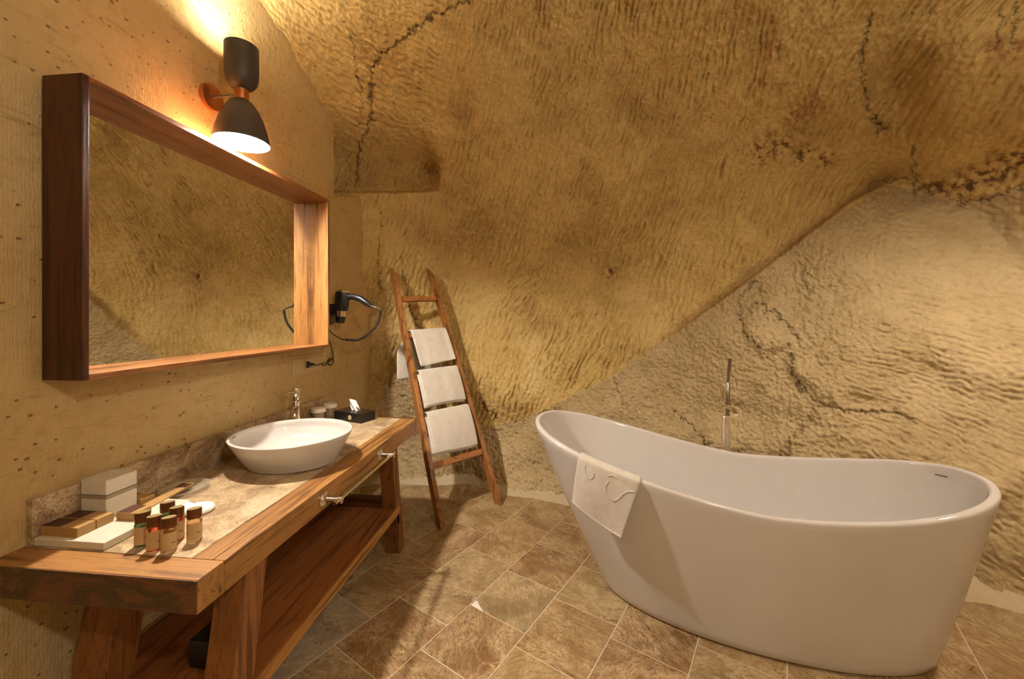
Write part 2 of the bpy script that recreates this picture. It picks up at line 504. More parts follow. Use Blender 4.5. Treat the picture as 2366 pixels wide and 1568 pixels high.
_phi = lambda d2: np.sqrt(d2 + .10 ** 2)
_K = _phi(((_AD[:, None] - _AD[None]) ** 2).sum(2))
_n = len(_A)
_KK = np.zeros((_n + 1, _n + 1)); _KK[:_n, :_n] = _K + np.eye(_n) * -1e-4; _KK[_n, :_n] = 1; _KK[:_n, _n] = 1
_W = np.linalg.solve(_KK, np.concatenate([np.log(_AR), [0]]))

def interp_el(poly, az):
    p = np.array(poly); return np.interp(az, p[:, 0], p[:, 1])

def seg_dist(az, el, poly):
    p = np.array(poly); best = np.full(az.shape, 1e9); ck = .95
    for (a0, e0), (a1, e1) in zip(p[:-1], p[1:]):
        dx, dy = (a1 - a0) * ck, e1 - e0
        px, py = (az - a0) * ck, el - e0
        t = np.clip((px * dx + py * dy) / (dx * dx + dy * dy + 1e-12), 0, 1)
        best = np.minimum(best, np.hypot(px - t * dx, py - t * dy))
    return best

def sstep(a, b, x):
    t = np.clip((x - a) / (b - a), 0, 1); return t * t * (3 - 2 * t)

CRACKS = [
  (0.26, 0.014, [(-12.1, 38.12), (-17.24, 36.39), (-19.6, 34.95), (-21.34, 33.72), (-23.34, 32.41), (-24.74, 31.14), (-25.41, 30.17), (-25.41, 28.39), (-25.46, 25.13), (-25.85, 23.87), (-26.94, 21.75), (-27.15, 20.46), (-27.21, 18.4), (-27.15, 16.73)]),
  (0.10, 0.004, [(-29.07, 34.47), (-27.74, 32.74), (-27.37, 30.29), (-26.83, 28.18), (-26.66, 25.43), (-26.66, 23.9)]),
  (0.10, 0.004, [(-28.01, 20.76), (-28.06, 18.3), (-28.54, 16.58), (-29.59, 14.98)]),
  (0.22, 0.010, [(-21.46, 8.42), (-21.06, 5.37), (-20.48, 2.4), (-20.3, 0.6), (-19.6, -0.9), (-18.72, -1.81), (-18.13, -4.23)]),
  (0.14, 0.006, [(-24.07, 13.86), (-24.3, 9.9), (-24.58, 6.43), (-24.18, 2.94)]),
  (0.22, 0.012, [(35.75, 29.08), (35.23, 26.74), (35.05, 24.91), (35.4, 22.45), (36.09, 19.84), (36.77, 18.83)]),
  (0.18, 0.008, [(44.7, 26.54), (44.52, 24.7), (44.2, 23.13)]),
  (0.18, 0.008, [(45.55, 26.11), (45.31, 24.34), (45.19, 22.7)]),
  (0.20, 0.012, [(25.01, 4.24), (23.53, 2.15), (23.53, 0.54), (24.18, -1.87), (25.46, -3.69), (26.57, -4.94)]),
  (0.30, 0.016, [(25.23, 1.59), (27.23, 0.52), (28.72, -1.27), (29.54, -2.77)]),
  (0.30, 0.018, [(28.72, -4.47), (28.67, -6.09), (29.75, -8.23), (31.34, -9.75), (32.88, -10.25), (35.4, -10.33), (37.43, -9.71), (39.01, -10.6)]),
  (0.30, 0.008, [(30.23, 6.46), (29.95, 4.5), (30.55, 2.48)]),
  (0.16, 0.008, [(8.32, -8.46), (8.9, -10.65), (10.05, -12.3)]),
  (0.25, 0.010, [(-10.44, -11.46), (-9.82, -13.06), (-8.09, -14.07)]),
  (0.22, 0.008, [(36.77, 13.81), (38.7, 13.8), (39.08, 12.47), (40.66, 12.46), (41.38, 11.57), (42.49, 10.54), (43.81, 10.66), (45.93, 11.48)]),
  (0.18, 0.008, [(38.86, 16.63), (38.95, 14.57), (39.32, 13.04)]),
  (0.15, 0.006, [(0.55, -12.88), (-1.9, -13.34), (-3.45, -14.07)]),
  (0.16, 0.008, [(16.13, -12.42), (18.22, -14.11), (20.24, -16.21)]),
]
RIDGE = [(-1.9, -13.34), (4.19, -10.55), (8.32, -7.87), (18.22, -0.56), (23.15, 3.35), (27.23, 6.7), (30.95, 9.8), (34.34, 12.44), (37.1, 13.74)]
PALE = [(-24.85, -13.52), (-23.62, -9.94), (-21.63, -7.12), (-19.6, -8.96), (-13.62, -13.85), (-9.33, -15.68), (-1.9, -13.46), (8.32, -8.05), (18.22, -0.68), (23.15, 3.24), (30.95, 9.7), (37.1, 13.53), (39.32, 12.42), (42.49, 10.54), (45.93, 11.3)]
STAINS = [ ((27.01, 29.13), 1.38, 'r'), ((26.13, 26.29), 0.75, 'r'), ((30.63, 23.02), 1.25, 'r'), ((29.34, 22.16), 1.12, 'r'), ((27.66, 25.49), 0.88, 'r'), ((26.13, 19.41), 1.50, 'd'), ((27.87, 19.51), 0.88, 'd'), ((30.07, 18.13), 1.00, 'd'), ((31.93, 17.28), 0.88, 'd'), ((29.54, 20.71), 2.50, 'b'), ((7.74, 6.59), 2.38, 'b'), ((7.86, 6.11), 0.75, 'd'), ((44.07, 23.19), 1.00, 'r'), ((45.31, 22.55), 0.88, 'r'), ((37.75, 22.85), 3.12, 'b'), ((36.93, 19.19), 1.56, 'b'), ((-13.62, 26.73), 1.50, 'b'), ((-17.24, 19.72), 1.38, 'b'), ((2.98, 10.29), 2.50, 'b'), ((-11.79, 10.36), 3.75, 'b'), ((40.66, 12.21), 1.00, 'd'), ((42.63, 12.17), 1.38, 'd'), ((44.07, 12.88), 1.50, 'd'), ((45.31, 13.48), 1.50, 'd'), ((-22.78, -4.15), 2.81, 'b'), ((-23.62, -8.79), 2.19, 'b'), ((-24.18, 1.77), 1.88, 'b'), ((-9.64, -13.06), 1.12, 'b'), ((0.55, -13.0), 1.12, 'b'), ((-14.53, -19.98), 2.81, 'b'), ((-25.57, -21.17), 1.88, 'b') ]


def rock_radius(az, el, detail=True):
    ra, re = np.radians(az), np.radians(el)
    D = np.stack([np.sin(ra) * np.cos(re), np.cos(ra) * np.cos(re), np.sin(re)], -1)
    lr = np.full(az.shape, _W[_n])
    for i in range(_n):
        lr = lr + _W[i] * _phi(((D - _AD[i]) ** 2).sum(-1))
    up = np.exp(lr)
    den = .39 * D[..., 0] + .92 * D[..., 1] - .5 * D[..., 2]
    low = np.where(den > .05, (.39 * .12 + .92 * 2.90 + .5 * EYE) / np.maximum(den, .05), 60.)
    low = np.minimum(low, 60)
    # gentle boulders on the leaning lower rock
    if detail:
        low = low + .10 * fbm(az * .085 + 3, el * .11 + 1, 3) 
        up = up + .05 * fbm(az * .06 + 8, el * .07 - 4, 3)
    k = .018
    mn = np.minimum(up, low)
    r = mn - k * np.log(np.exp(-(up - mn) / k) + np.exp(-(low - mn) / k))
    return r, up, low, D

def make_rock():
    azl = np.concatenate([np.arange(-180, -42, 3.), np.arange(-42, 50, .105), np.arange(50, 180.1, 2.6)])
    azl[-1] = 180
    ell = np.concatenate([np.arange(-84, -36, 4.), np.arange(-36, 42, .105), np.arange(42, 90, 2.5), [89.99]])
    AZ, EL = np.meshgrid(azl, ell)
    r, up, low, D = rock_radius(AZ, EL)
    view = sstep(-44, -40, AZ) * (1 - sstep(48, 52, AZ)) * sstep(-38, -34, EL) * (1 - sstep(40, 46, EL))
    bnd = interp_el(PALE, AZ)
    wob = .5 * fbm(AZ * .5, EL * .5, 3)
    pale = sstep(.35, -.35, EL - bnd + wob * .8)
    pale = np.where(AZ < -26, 0, pale)
    # ---- recess over the ledge in the far corner
    na = sstep(-15.8, -18.2, AZ + .5 * fbm(AZ * .8, EL * .6, 2) + .05 * (EL - 19) ** 2)
    led = 16.95 + (AZ + 17) * .09 + .12 * pn(AZ * .6, AZ * 0)
    nb = sstep(led - .12, led + .35, EL) * (1 - sstep(19, 26, EL)) 
    r = r + .30 * na * nb
    r = r + .10 * np.exp(-((AZ + 17.3) / 1.1) ** 2 - ((EL - 19.6) / 1.0) ** 2)
    # ---- hollow and swell high on the bath side
    r = r + .16 * np.exp(-((AZ - 37.6) / 2.3) ** 2 - ((EL - 22.2) / 3.4) ** 2)
    r = r - .14 * np.exp(-((AZ - 43.2) / 4.0) ** 2 - ((EL - 22.8) / 4.0) ** 2)
    r = r + .07 * np.exp(-((AZ - 43.0) / 5) ** 2 - ((EL - 13.4 - (AZ - 43) * .35) / 1.0) ** 2)
    # channel just above the diagonal ridge
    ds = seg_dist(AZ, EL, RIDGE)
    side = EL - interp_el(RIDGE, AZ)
    r = r + .075 * np.exp(-(ds / .8) ** 2) * sstep(-.3, .4, side) * sstep(8, 22, AZ)
    # long shallow fold running up the vault
    df = seg_dist(AZ, EL, [(-4, 8.0), (8, 17.3), (17, 24.5), (27, 32)])
    r = r - .045 * np.exp(-((df + .3 * fbm(AZ * .3, EL * .3, 2)) / 1.3) ** 2)
    # boulder outlines on the lower rock
    for (a, e, sa, se, h) in ((26.6, -1.0, 2.4, 3.0, .040), (33.5, -3.5, 5.0, 5.6, .045), (20, -7, 4, 5, .015), (40, -14, 6, 4, .03)):
        q = ((AZ - a) / sa) ** 2 + ((EL - e) / se) ** 2
        r = r - h * sstep(1.5, .6, q + .6 * fbm(AZ * .35, EL * .35, 3))
    # ---- tool marks
    def strokes(ang, w, l, ox):
        """rows of short, nearly parallel pick marks"""
        ca, sa = math.cos(R(ang)), math.sin(R(ang))
        bend = 1.6 * fbm(AZ * .06 + ox, EL * .06, 2)
        al = AZ * ca + EL * sa; ac = -AZ * sa + EL * ca + bend
        ph_ = ac / w + .85 * pn(ac * .45 / w + ox, al / (l * 1.1)) + .35 * pn(ac * 1.1 / w, al / (l * .45) + ox)
        rip = 1 - np.abs(np.sin(math.pi * ph_)) * 1.35
        gate = np.clip(.55 + 1.3 * pn(np.floor(ph_) * 7.31 + ox, al / (l * .55) + np.floor(ph_) * 3.7), 0, 1.2)
        return rip * gate + .35 * pn(ac / (w * .5), al / (l * .35))
    sA = strokes(70, .80, 2.6, 3.1); sB = strokes(54, .80, 3.0, 11.7); sC = strokes(-10, .75, 2.2, 23.9); sD = strokes(-20, .62, 1.7, 41.3); sE = strokes(80, .7, 1.8, 57.7)
    gran = fbm(AZ * 2.4, EL * 2.4, 2, .7) + .5 * pn(AZ * 1.1 + 5, EL * 1.1)
    wC1 = sstep(-12, -19, AZ) * sstep(19, 25, EL)
    wB = sstep(24, 33, AZ) * sstep(12, 20, EL)
    wC2 = sstep(31, 37, AZ) * sstep(15, 9, EL)
    wA = np.clip(1 - wC1 - wB, 0, 1)
    soft = .45 + .55 * sstep(-.25, .25, fbm(AZ * .12 + 40, EL * .12, 2))
    up_d = (.029 * sA * wA + .031 * sB * wB + .024 * sC * wC1) * soft + .010 * gran
    wE = sstep(28, 32, AZ) * sstep(40, 36, AZ) * sstep(3, 7, EL)
    lo_d = .019 * gran * (1 - .5 * wC2) + .009 * sD * wC2 * (1 - wE) + .013 * sE * wE
    r = r + view * (up_d * (1 - pale) + lo_d * pale)
    r = r + view * .02 * fbm(AZ * .3, EL * .3, 3)
    # darker streaks that run with the tool marks but not in step with them
    stA = strokes(69, .66, 3.0, 71.1); stB = strokes(53, .66, 3.2, 83.9); stC = strokes(-9, .6, 2.4, 97.3)
    stk = stA * wA + stB * wB + stC * wC1
    streak = sstep(.30, .95, stk) * (.42 + .48 * sstep(-.2, .3, fbm(AZ * .15 + 5, EL * .15, 3))) * (1 - .8 * pale) * view
    # ---- cracks
    crack = np.zeros_like(r)
    jx = .55 * fbm(AZ * 1.3, EL * 1.3, 4, .6); jy = .55 * fbm(AZ * 1.3 + 50, EL * 1.3, 4, .6)
    for w, dp, poly in CRACKS:
        p = np.array(poly)
        box = (AZ > p[:, 0].min() - 2) & (AZ < p[:, 0].max() + 2) & (EL > p[:, 1].min() - 2) & (EL < p[:, 1].max() + 2)
        a, e = AZ[box], EL[box]
        d = seg_dist(a + jx[box], e + jy[box], poly)
        ww = .62 * w * (.30 + 1.5 * np.clip(.5 + pn(a * .9, e * .9), 0, 1))
        mk = np.exp(-(d / ww) ** 2)
        r[box] += dp * 1.6 * mk
        crack[box] = np.maximum(crack[box], np.exp(-(d / (ww * .72)) ** 2) * (.75 if w < .3 else .45))
    red = np.zeros_like(r); damp_and_shade = np.zeros_like(r)
    sp = fbm(AZ * 1.6, EL * 1.6, 4, .6)
    for (a, e), s, kd in STAINS:
        q = np.hypot((AZ - a) * .93, EL - e) / s
        if kd == 'b': damp_and_shade = np.maximum(damp_and_shade, .50 * np.exp(-(q * .8) ** 2) * np.clip(.8 + sp, 0, 1))
        else:
            mk = np.exp(-(q * .9) ** 2) * sstep(.02, .35, sp + .30 * np.exp(-q * q))
            if kd == 'r': red = np.maximum(red, .6 * mk)
            else:
                red = np.maximum(red, .45 * mk); crack = np.maximum(crack, .85 * np.exp(-(q) ** 2) * sstep(.16, .36, sp + .12 * np.exp(-q * q)))
    damp_and_shade = np.maximum(damp_and_shade, .30 * sstep(-.15, .75, fbm(AZ * .10 + 9, EL * .13, 5, .6)) * (1 - pale))
    damp_and_shade = np.maximum(damp_and_shade, .62 * np.exp(-(ds / .7) ** 2) * sstep(-.4, .3, side) * sstep(10, 20, AZ))  # shade along the upper side of the ridge, painted in as dark brown
    X = r * D[..., 0]; Y = r * D[..., 1]; Z = EYE + r * D[..., 2]
    under = Z < -.06
    t = np.where(under, (-.06 - EYE) / np.where(D[..., 2] < -.01, D[..., 2], -1), r)
    X = t * D[..., 0]; Y = t * D[..., 1]; Z = np.where(under, -.06, Z)
    nr, nc = AZ.shape
    idx = np.arange(nr * nc).reshape(nr, nc)
    q = np.stack([idx[:-1, :-1], idx[:-1, 1:], idx[1:, 1:], idx[1:, :-1]], -1).reshape(-1, 4)
    # leave out the part that would lie below the tiles
    keep = ~(under.ravel()[q].all(1))
    q = q[keep][:, ::-1]
    used = np.unique(q); remap = np.zeros(nr * nc, np.int64); remap[used] = np.arange(len(used)); q = remap[q]
    V = np.stack([X, Y, Z], -1).reshape(-1, 3)[used]
    colr = np.stack([np.clip(crack, 0, 1), np.clip(red, 0, 1), np.clip(pale, 0, 1), np.clip(damp_and_shade, 0, 1)], -1).reshape(-1, 4)[used]
    me = bpy.data.meshes.new('wall_back')
    me.vertices.add(len(V)); me.vertices.foreach_set('co', V.astype(np.float32).ravel())
    me.loops.add(q.size); me.loops.foreach_set('vertex_index', q.astype(np.int32).ravel())
    me.polygons.add(len(q)); me.polygons.foreach_set('loop_start', (np.arange(len(q)) * 4).astype(np.int32))
    me.polygons.foreach_set('loop_total', np.full(len(q), 4, np.int32))
    me.update(calc_edges=True)
    me.polygons.foreach_set('use_smooth', np.ones(len(q), bool))
    ca = me.color_attributes.new('stain_and_shade', 'FLOAT_COLOR', 'POINT')
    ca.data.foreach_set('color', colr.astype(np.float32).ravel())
    sa_ = me.attributes.new('streak', 'FLOAT', 'POINT'); sa_.data.foreach_set('value', np.clip(streak, 0, 1).astype(np.float32).ravel()[used])
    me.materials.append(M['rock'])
    o = bpy.data.objects.new('wall_back', me); COL.objects.link(o)
    return tag(o, 'rough chiselled golden cave rock curving over as wall and vault', None, None, 'structure')
make_rock()

# ---- dressed wall on the vanity side
XW = -1.478
def make_wall():
    zs = list(np.linspace(-.02, 2.15, 34)) + list(np.linspace(2.2, 3.16, 15))
    mb = MB()
    ys = list(np.linspace(-2.35, 2.55, 60))
    low = lambda x, y: XW + .004 * math.sin(y * 2.1 + x * 1.3) + .003 * math.sin(y * 5.3 - x * 3.1)
    P = [[(low(z, y) - XW + XW, y, z) for y in ys] for z in zs]
    mb.grid(P)
    n0 = len(zs)
    def yend(z): return 2.98 + .19 * min(1, max(0, (z - .1) / .9))
    ts = list(np.linspace(0, 1, 14))
    P = []
    for i in range(34):
        row = []
        for t in ts:
            z0 = zs[i]; y = 2.55 + t * (yend(z0) - 2.55)
            z = z0 + (z0 / 2.15) * .17 * t
            x = low(z, y) - .05 * max(0, (t - .86) / .14) ** 2
            row.append((x, y, z))
        for k, dx in enumerate((-.02, -.07, -.16)):
            row.append((row[13][0] + dx, row[13][1] + (.006, .004, 0)[k], row[13][2]))
        P.append(row)
    mb.grid(P)
    # ledge over the low part, and the jamb of the recess
    top = P[-1]
    mb.grid([[(x + dx, y, z + dz) for (x, y, z) in top] for dx, dz in ((0, 0), (-.012, .008), (-.34, .02))])
    jam = [(XW, 2.55, z) for z in zs[33:]]
    mb.grid([[(x + dx, y + dy, z) for (x, y, z) in jam] for dx, dy in ((0, 0), (-.015, .01), (-.34, .02))])
    o = mb.build('wall_left', M['wall'], smooth=True, origin=(0, 0, 0), weld=True)
    return tag(o, 'flat combed sandstone wall carrying the mirror', None, None, 'structure')
make_wall()

# ---- tiled floor
floor = MB().bx(-1.75, 3.0, -2.6, 3.7, -.05, -.0015).build('floor', M['grout'], origin=(0, 0, -.05))
tag(floor, 'brown marble tile floor with thin pale joints', None, None, 'structure')
TA = R(28.3)
E1 = Vector((math.sin(TA), math.cos(TA), 0)); E2 = Vector((math.cos(TA), -math.sin(TA), 0))
TW = .307
tile_mesh = None
TILE_COLS = [(.31, .183, .066), (.34, .217, .085), (.24, .122, .040), (.38, .257, .108), (.32, .197, .072), (.35, .252, .115), (.265, .137, .046)]
known = {-1: [1.127, 1.531, 1.96], 0: [.945, 1.284, 1.79, 2.19], 1: [1.132, 1.438, 1.745, 2.05], 2: [1.05, 1.36, 1.70, 2.0]}
def make_tiles():
    global tile_mesh
    mb = MB().bx(-.5, .5, -.5, .5, -.012, 0)
    rng = random.Random(3)
    count = 0
    for k in range(-9, 12):
        w0 = -1.53 + TW * k
        cuts = list(known.get(k, []))
        if not cuts: cuts = [rng.uniform(.9, 1.3)]
        while cuts[0] > -2.2: cuts.insert(0, cuts[0] - rng.choice((.305, .40, .46, .61)))
        while cuts[-1] < 4.6: cuts.append(cuts[-1] + rng.choice((.305, .35, .40, .46, .61)))
        for u0, u1 in zip(cuts[:-1], cuts[1:]):
            c = E1 * ((u0 + u1) / 2) + E2 * (w0 + TW / 2)
            if not (-1.75 < c.x < 2.75 and -1.6 < c.y < 3.45): continue
            if c.x * .39 + c.y * .92 > .39 * .12 + .92 * 2.9 + .28: continue
            if tile_mesh is None:
                o = mb.build('tile', M['tile'], floor, origin=None)
                tile_mesh = o.data
                tile_mesh.transform(Matrix.Translation(root_of(floor)))
            else:
                o = bpy.data.objects.new('tile', tile_mesh); COL.objects.link(o); o.parent = floor
            o.location = Vector((c.x, c.y, rng.uniform(-.0006, .0006))) - Vector(floor.location)
            o.rotation_euler = (0, 0, math.pi / 2 - TA)
            o.scale = (u1 - u0 - .0055, TW - .0055, 1)
            col = rng.choice(TILE_COLS)
            if k == -1 and abs(u0 - .7) < .5 and u1 < 1.2: col = (.46, .385, .30)
            if k == 1 and abs(u0 - 1.438) < .01: col = (.34, .26, .135)
            if k == 0 and abs(u0 - 1.284) < .01: col = (.31, .215, .10)
            o.color = (*col, 1)
            count += 1
    MB().add([(-.367, 1.874, .0012), (-.388, 1.840, .0012), (-.323, 1.802, .0012), (-.367, 1.874, -.003), (-.388, 1.840, -.003), (-.323, 1.802, -.003)], [(0, 1, 2), (3, 5, 4), (0, 3, 4, 1), (1, 4, 5, 2), (2, 5, 3, 0)]).build('tile_chip', M['paper'], floor)
make_tiles()

# ---- rough mortar fillet where the rock meets the floor
def make_trim():
    az = np.arange(-27.5, 49, .5)
    el = np.full(az.shape, -20.)
    for _ in range(14):
        r = rock_radius(az, el)[0]
        el = np.degrees(np.arctan2(-(EYE - .012), r * np.cos(np.radians(el))))
    r = rock_radius(az, el)[0] * np.cos(np.radians(el))
    P = [[], [], [], []]
    rr = random.Random(2)
    for a, d in zip(az, r):
        s, c = math.sin(R(a)), math.cos(R(a))
        w = .055 + .015 * math.sin(a * .7) + rr.uniform(-.004, .004)
        h = .035 + .01 * math.sin(a * .45 + 1)
        for row, (dd, z) in zip(P, ((d + .12, h + .05), (d + .005, h), (d - w * .55, .012), (d - w, -.004))):
            row.append((s * dd, c * dd, z))
    mb = MB().grid(P)
    o = mb.build('trim_1', M['mortar'], smooth=True, origin=(0, 0, 0))
    tag(o, 'pale mortar strip along the foot of the rock', None, None, 'structure')
make_trim()

# ================================================================== BATHTUB
T_C, T_PHI = (.7901, 1.9837), -.2702
def spow(x, n): return math.copysign(abs(x) ** n, x)
def tub_rim(ph, inset=0.):
    n = 2 / 2.0665
    a, b = .9101, .3895
    q = spow(math.cos(ph), n)
    u = q * (a - inset); w = spow(math.sin(ph), n) * (b - inset) * (1 - .0699 * q + .3374 * q * q)
    s0 = .1249
    z = .6001 + (.8068 - .6001) * max(0, (s0 - q) / (1 + s0)) ** 1.3485 + (.7249 - .6001) * max(0, (q - s0) / (1 - s0)) ** 1.8231
    c, s = math.cos(T_PHI), math.sin(T_PHI)
    return Vector((T_C[0] + u * c - w * s, T_C[1] + u * s + w * c, z))
def tub_base(ph, ka=1., kb=1., z=0.):
    n = 2 / 2.0665
    u = .1009 + spow(math.cos(ph), n) * .654 * ka; w = spow(math.sin(ph), n) * .2913 * kb
    c, s = math.cos(T_PHI), math.sin(T_PHI)
    return Vector((T_C[0] + u * c - w * s, T_C[1] + u * s + w * c, z))
def make_tub():
    t = thing('bathtub', (.885, 1.955, 0), 'white freestanding slipper bathtub with swooping rim beside the rock wall', 'bathtub')
    n = 180
    phs = [2 * math.pi * (k + .5) / n for k in range(n)]
    rows = []
    rows.append([tub_base(p, .97, .95, .0) for p in phs])
    rows.append([tub_base(p, .97, .95, .010) for p in phs])
    rows.append([tub_base(p, .995, .99, .011) for p in phs])
    for i in range(0, 25):
        f = i / 24
        row = []
        for p in phs:
            a = tub_base(p, 1, 1, .014); b = tub_rim(p)
            q = a.lerp(b, f); q.z = .014 + (b.z - .012 - .014) * f
            k = f + .035 * math.sin(math.pi * f)
            q.x = a.x + (b.x - a.x) * k; q.y = a.y + (b.y - a.y) * k
            row.append(q)
        rows.append(row)
    for ins, dz in ((.001, -.005), (.004, -.0005), (.010, .001), (.019, .0005), (.025, -.002), (.028, -.008), (.030, -.014)):
        rows.append([tub_rim(p, ins) + Vector((0, 0, dz)) for p in phs])
    for i in range(1, 25):
        f = i / 24
        row = []
        for p in phs:
            a = tub_rim(p, .030) + Vector((0, 0, -.014)); b = tub_base(p, .92, .80, .17)
            h = f ** 1.0
            e = max(0, (f - .62) / .38)
            q = Vector((a.x + (b.x - a.x) * (f * .78 + .22 * e * e), a.y + (b.y - a.y) * (f * .78 + .22 * e * e), a.z + (.165 - a.z) * (1 - (1 - f) ** 1.35)))
            row.append(q)
        rows.append(row)
    for k in (.7, .4, .1):
        rows.append([tub_base(p, .92 * k, .80 * k, .165 - .006 * (1 - k)) for p in phs])
    mb = MB().grid(rows, closed_u=True)
    mb.add([tub_base(0, .0001, .0001, .158)], [])
    nb = len(rows)
    last = (nb - 1) * n
    mb.f += [(last + k, last + (k + 1) % n, len(mb.v) - 1) for k in range(n)]
    sh = mb.build('shell', M['acrylic'], t, smooth=True, angle=80)
    # maker's mark and overflow on the foot end
    c, s = math.cos(T_PHI), math.sin(T_PHI)
    tub2w = lambda u, w, z: Vector((T_C[0] + u * c - w * s, T_C[1] + u * s + w * c, z))
    mk = MB()
    a = .22
    for i in range(6):
        ph = a + .016 * i
        p = tub_rim(ph, .046) + Vector((0, 0, -.040))
        q = tub_rim(ph + .010, .046) + Vector((0, 0, -.040))
        mk.tube([p, q], .0022, 6)
    mk.build('maker_mark', M['ink'], t)
    ov = tub_rim(-.35, .062) + Vector((0, 0, -.13))
    ctr = tub2w(.1, 0, ov.z)
    MB().lathe([(.001, .0), (.024, 0), (.026, -.004), (.026, -.012)], ov, 24, axis=(ctr - ov).normalized()).build('overflow', M['chrome'], t, smooth=True)
    MB().lathe([(.001, .006), (.026, .005), (.03, 0)], tub_base(0, .1, .1, .163), 24).build('drain', M['chrome'], t, smooth=True)
make_tub()

def make_bath_mat():
    # hangs over the near rim of the tub
    ph0, ph1 = math.pi + .84, math.pi + 1.19
    nu, nv = 18, 30
    prof = []
    P = []
    for j in range(nv + 1):
        row = []
        for i in range(nu + 1):
            f = i / nu
            ph = ph0 + (ph1 - ph0) * f
            p = tub_rim(ph, .016)
            e = (tub_rim(ph + .01) - tub_rim(ph - .01)); e.z = 0; e.normalize()
            out = Vector((e.y, -e.x, 0))
            if (Vector((T_C[0], T_C[1], 0)) - Vector((p.x, p.y, 0))).dot(out) > 0: out = -out
            s = j / nv
            L_in, L_out = .07, .235
            a = -L_in + s * (L_in + L_out)
            r0 = .024
            if a < 0:
                k = max(0, -a - .02)
                q = p - out * (r0 * min(1, -a / .02) + k * .40) + Vector((0, 0, .007 - k * 1.0 - .012 * min(1, -a / .02) ** 2))
            else:
                k = max(0, a - .02)
                q = p + out * (r0 * min(1, a / .02) + .010 * min(1, k / .1) + .010 * math.sin(f * 5 + 1.0) * k / .2) + Vector((0, 0, .007 - k - .012 * min(1, a / .02) ** 2))
                q += e * (-.02 - .055 * f) * (k / .215) * (1 if e.dot(Vector((1, 0, 0))) > 0 else -1)
                q.z += .018 * math.sin(f * 3.4 + 1.9) * (k / .215) - .012 * f * k / .215
            row.append(q)
        P.append(row)
    t = thing('bath_mat', tuple(P[-1][nu // 2]), 'white terry bath mat with embossed swirls hanging over the bathtub rim', 'bath mat')
    o = MB().grid(P).build('cloth', M['towel'], t, smooth=True)
    sm = o.modifiers.new('solid', 'SOLIDIFY'); sm.thickness = .007; sm.offset = 0
    sb = o.modifiers.new('subd', 'SUBSURF'); sb.levels = 1; sb.render_levels = 1
    def at(f, s):
        i = min(nu - 1, int(f * nu)); j = min(nv - 1, int(s * nv))
        a, b = f * nu - i, s * nv - j
        q = (P[j][i] * (1 - a) + P[j][i + 1] * a) * (1 - b) + (P[j + 1][i] * (1 - a) + P[j + 1][i + 1] * a) * b
        nrm = (P[j][i + 1] - P[j][i]).cross(P[j + 1][i] - P[j][i]).normalized()
        if nrm.y > 0: nrm = -nrm
        return q + nrm * .0035
    for pts in ([(.16, .36), (.17, .44), (.22, .50), (.29, .51), (.33, .46), (.33, .40)],
                [(.58, .42), (.55, .48), (.56, .54), (.60, .57)],
                [(.56, .36), (.61, .33), (.68, .34)],
                [(.66, .60), (.72, .62), (.78, .57), (.82, .50), (.88, .44), (.96, .42)]):
        fine = []
        for k in range(len(pts) - 1):
            for m in range(4):
                fine.append((pts[k][0] + (pts[k + 1][0] - pts[k][0]) * m / 4, pts[k][1] + (pts[k + 1][1] - pts[k][1]) * m / 4))
        fine.append(pts[-1])
        MB().tube([at(*p) for p in fine], .0032, 8).build('embossed_swirl', M['towel'], t, smooth=True)
    # stitched hem
    MB().tube([at(i / 20 * .98 + .01, .985) for i in range(21)], .0035, 8).build('hem', M['towel'], t, smooth=True)
make_bath_mat()

def make_filler():
    x, y = .985, 2.43
    t = thing('bath_filler', (x, y, 0), 'chrome floor-standing bath tap with slim hand shower behind the bathtub', 'tap')
    MB().lathe([(.05, 0), (.05, .012), (.03, .016)], (x, y, 0), 28).build('base_plate', M['chrome'], t, smooth=True)
    MB().lathe([(.024, .01), (.024, .765), (.020, .775)], (x, y, 0), 28).build('column', M['satin_chrome'], t, smooth=True)
    MB().lathe([(.0125, .765), (.0125, .965), (.010, .968)], (x + .012, y + .004, 0), 20).build('riser', M['dark_chrome'], t, smooth=True)
    MB().tube([(x + .012, y + .004, .96), (x + .014, y - .004, 1.03), (x + .018, y - .012, 1.105)], [.0075, .0085, .010], 14).build('hand_shower', M['dark_chrome'], t, smooth=True)
    MB().lathe([(.016, .86), (.016, .955), (.013, .96)], (x - .016, y - .004, 0), 20).build('valve_body', M['chrome'], t, smooth=True)
    sp = MB().tube([(x, y, .83), (x - .006, y - .06, .838), (x - .012, y - .14, .835), (x - .016, y - .165, .818)], [.013, .012, .012, .012], 14)
    sp.build('spout', M['chrome'], t, smooth=True)
    MB().tube([(x - .018, y - .01, .80), (x - .05, y - .035, .808)], [.006, .004], 10).build('lever', M['chrome'], t, smooth=True)
make_filler()

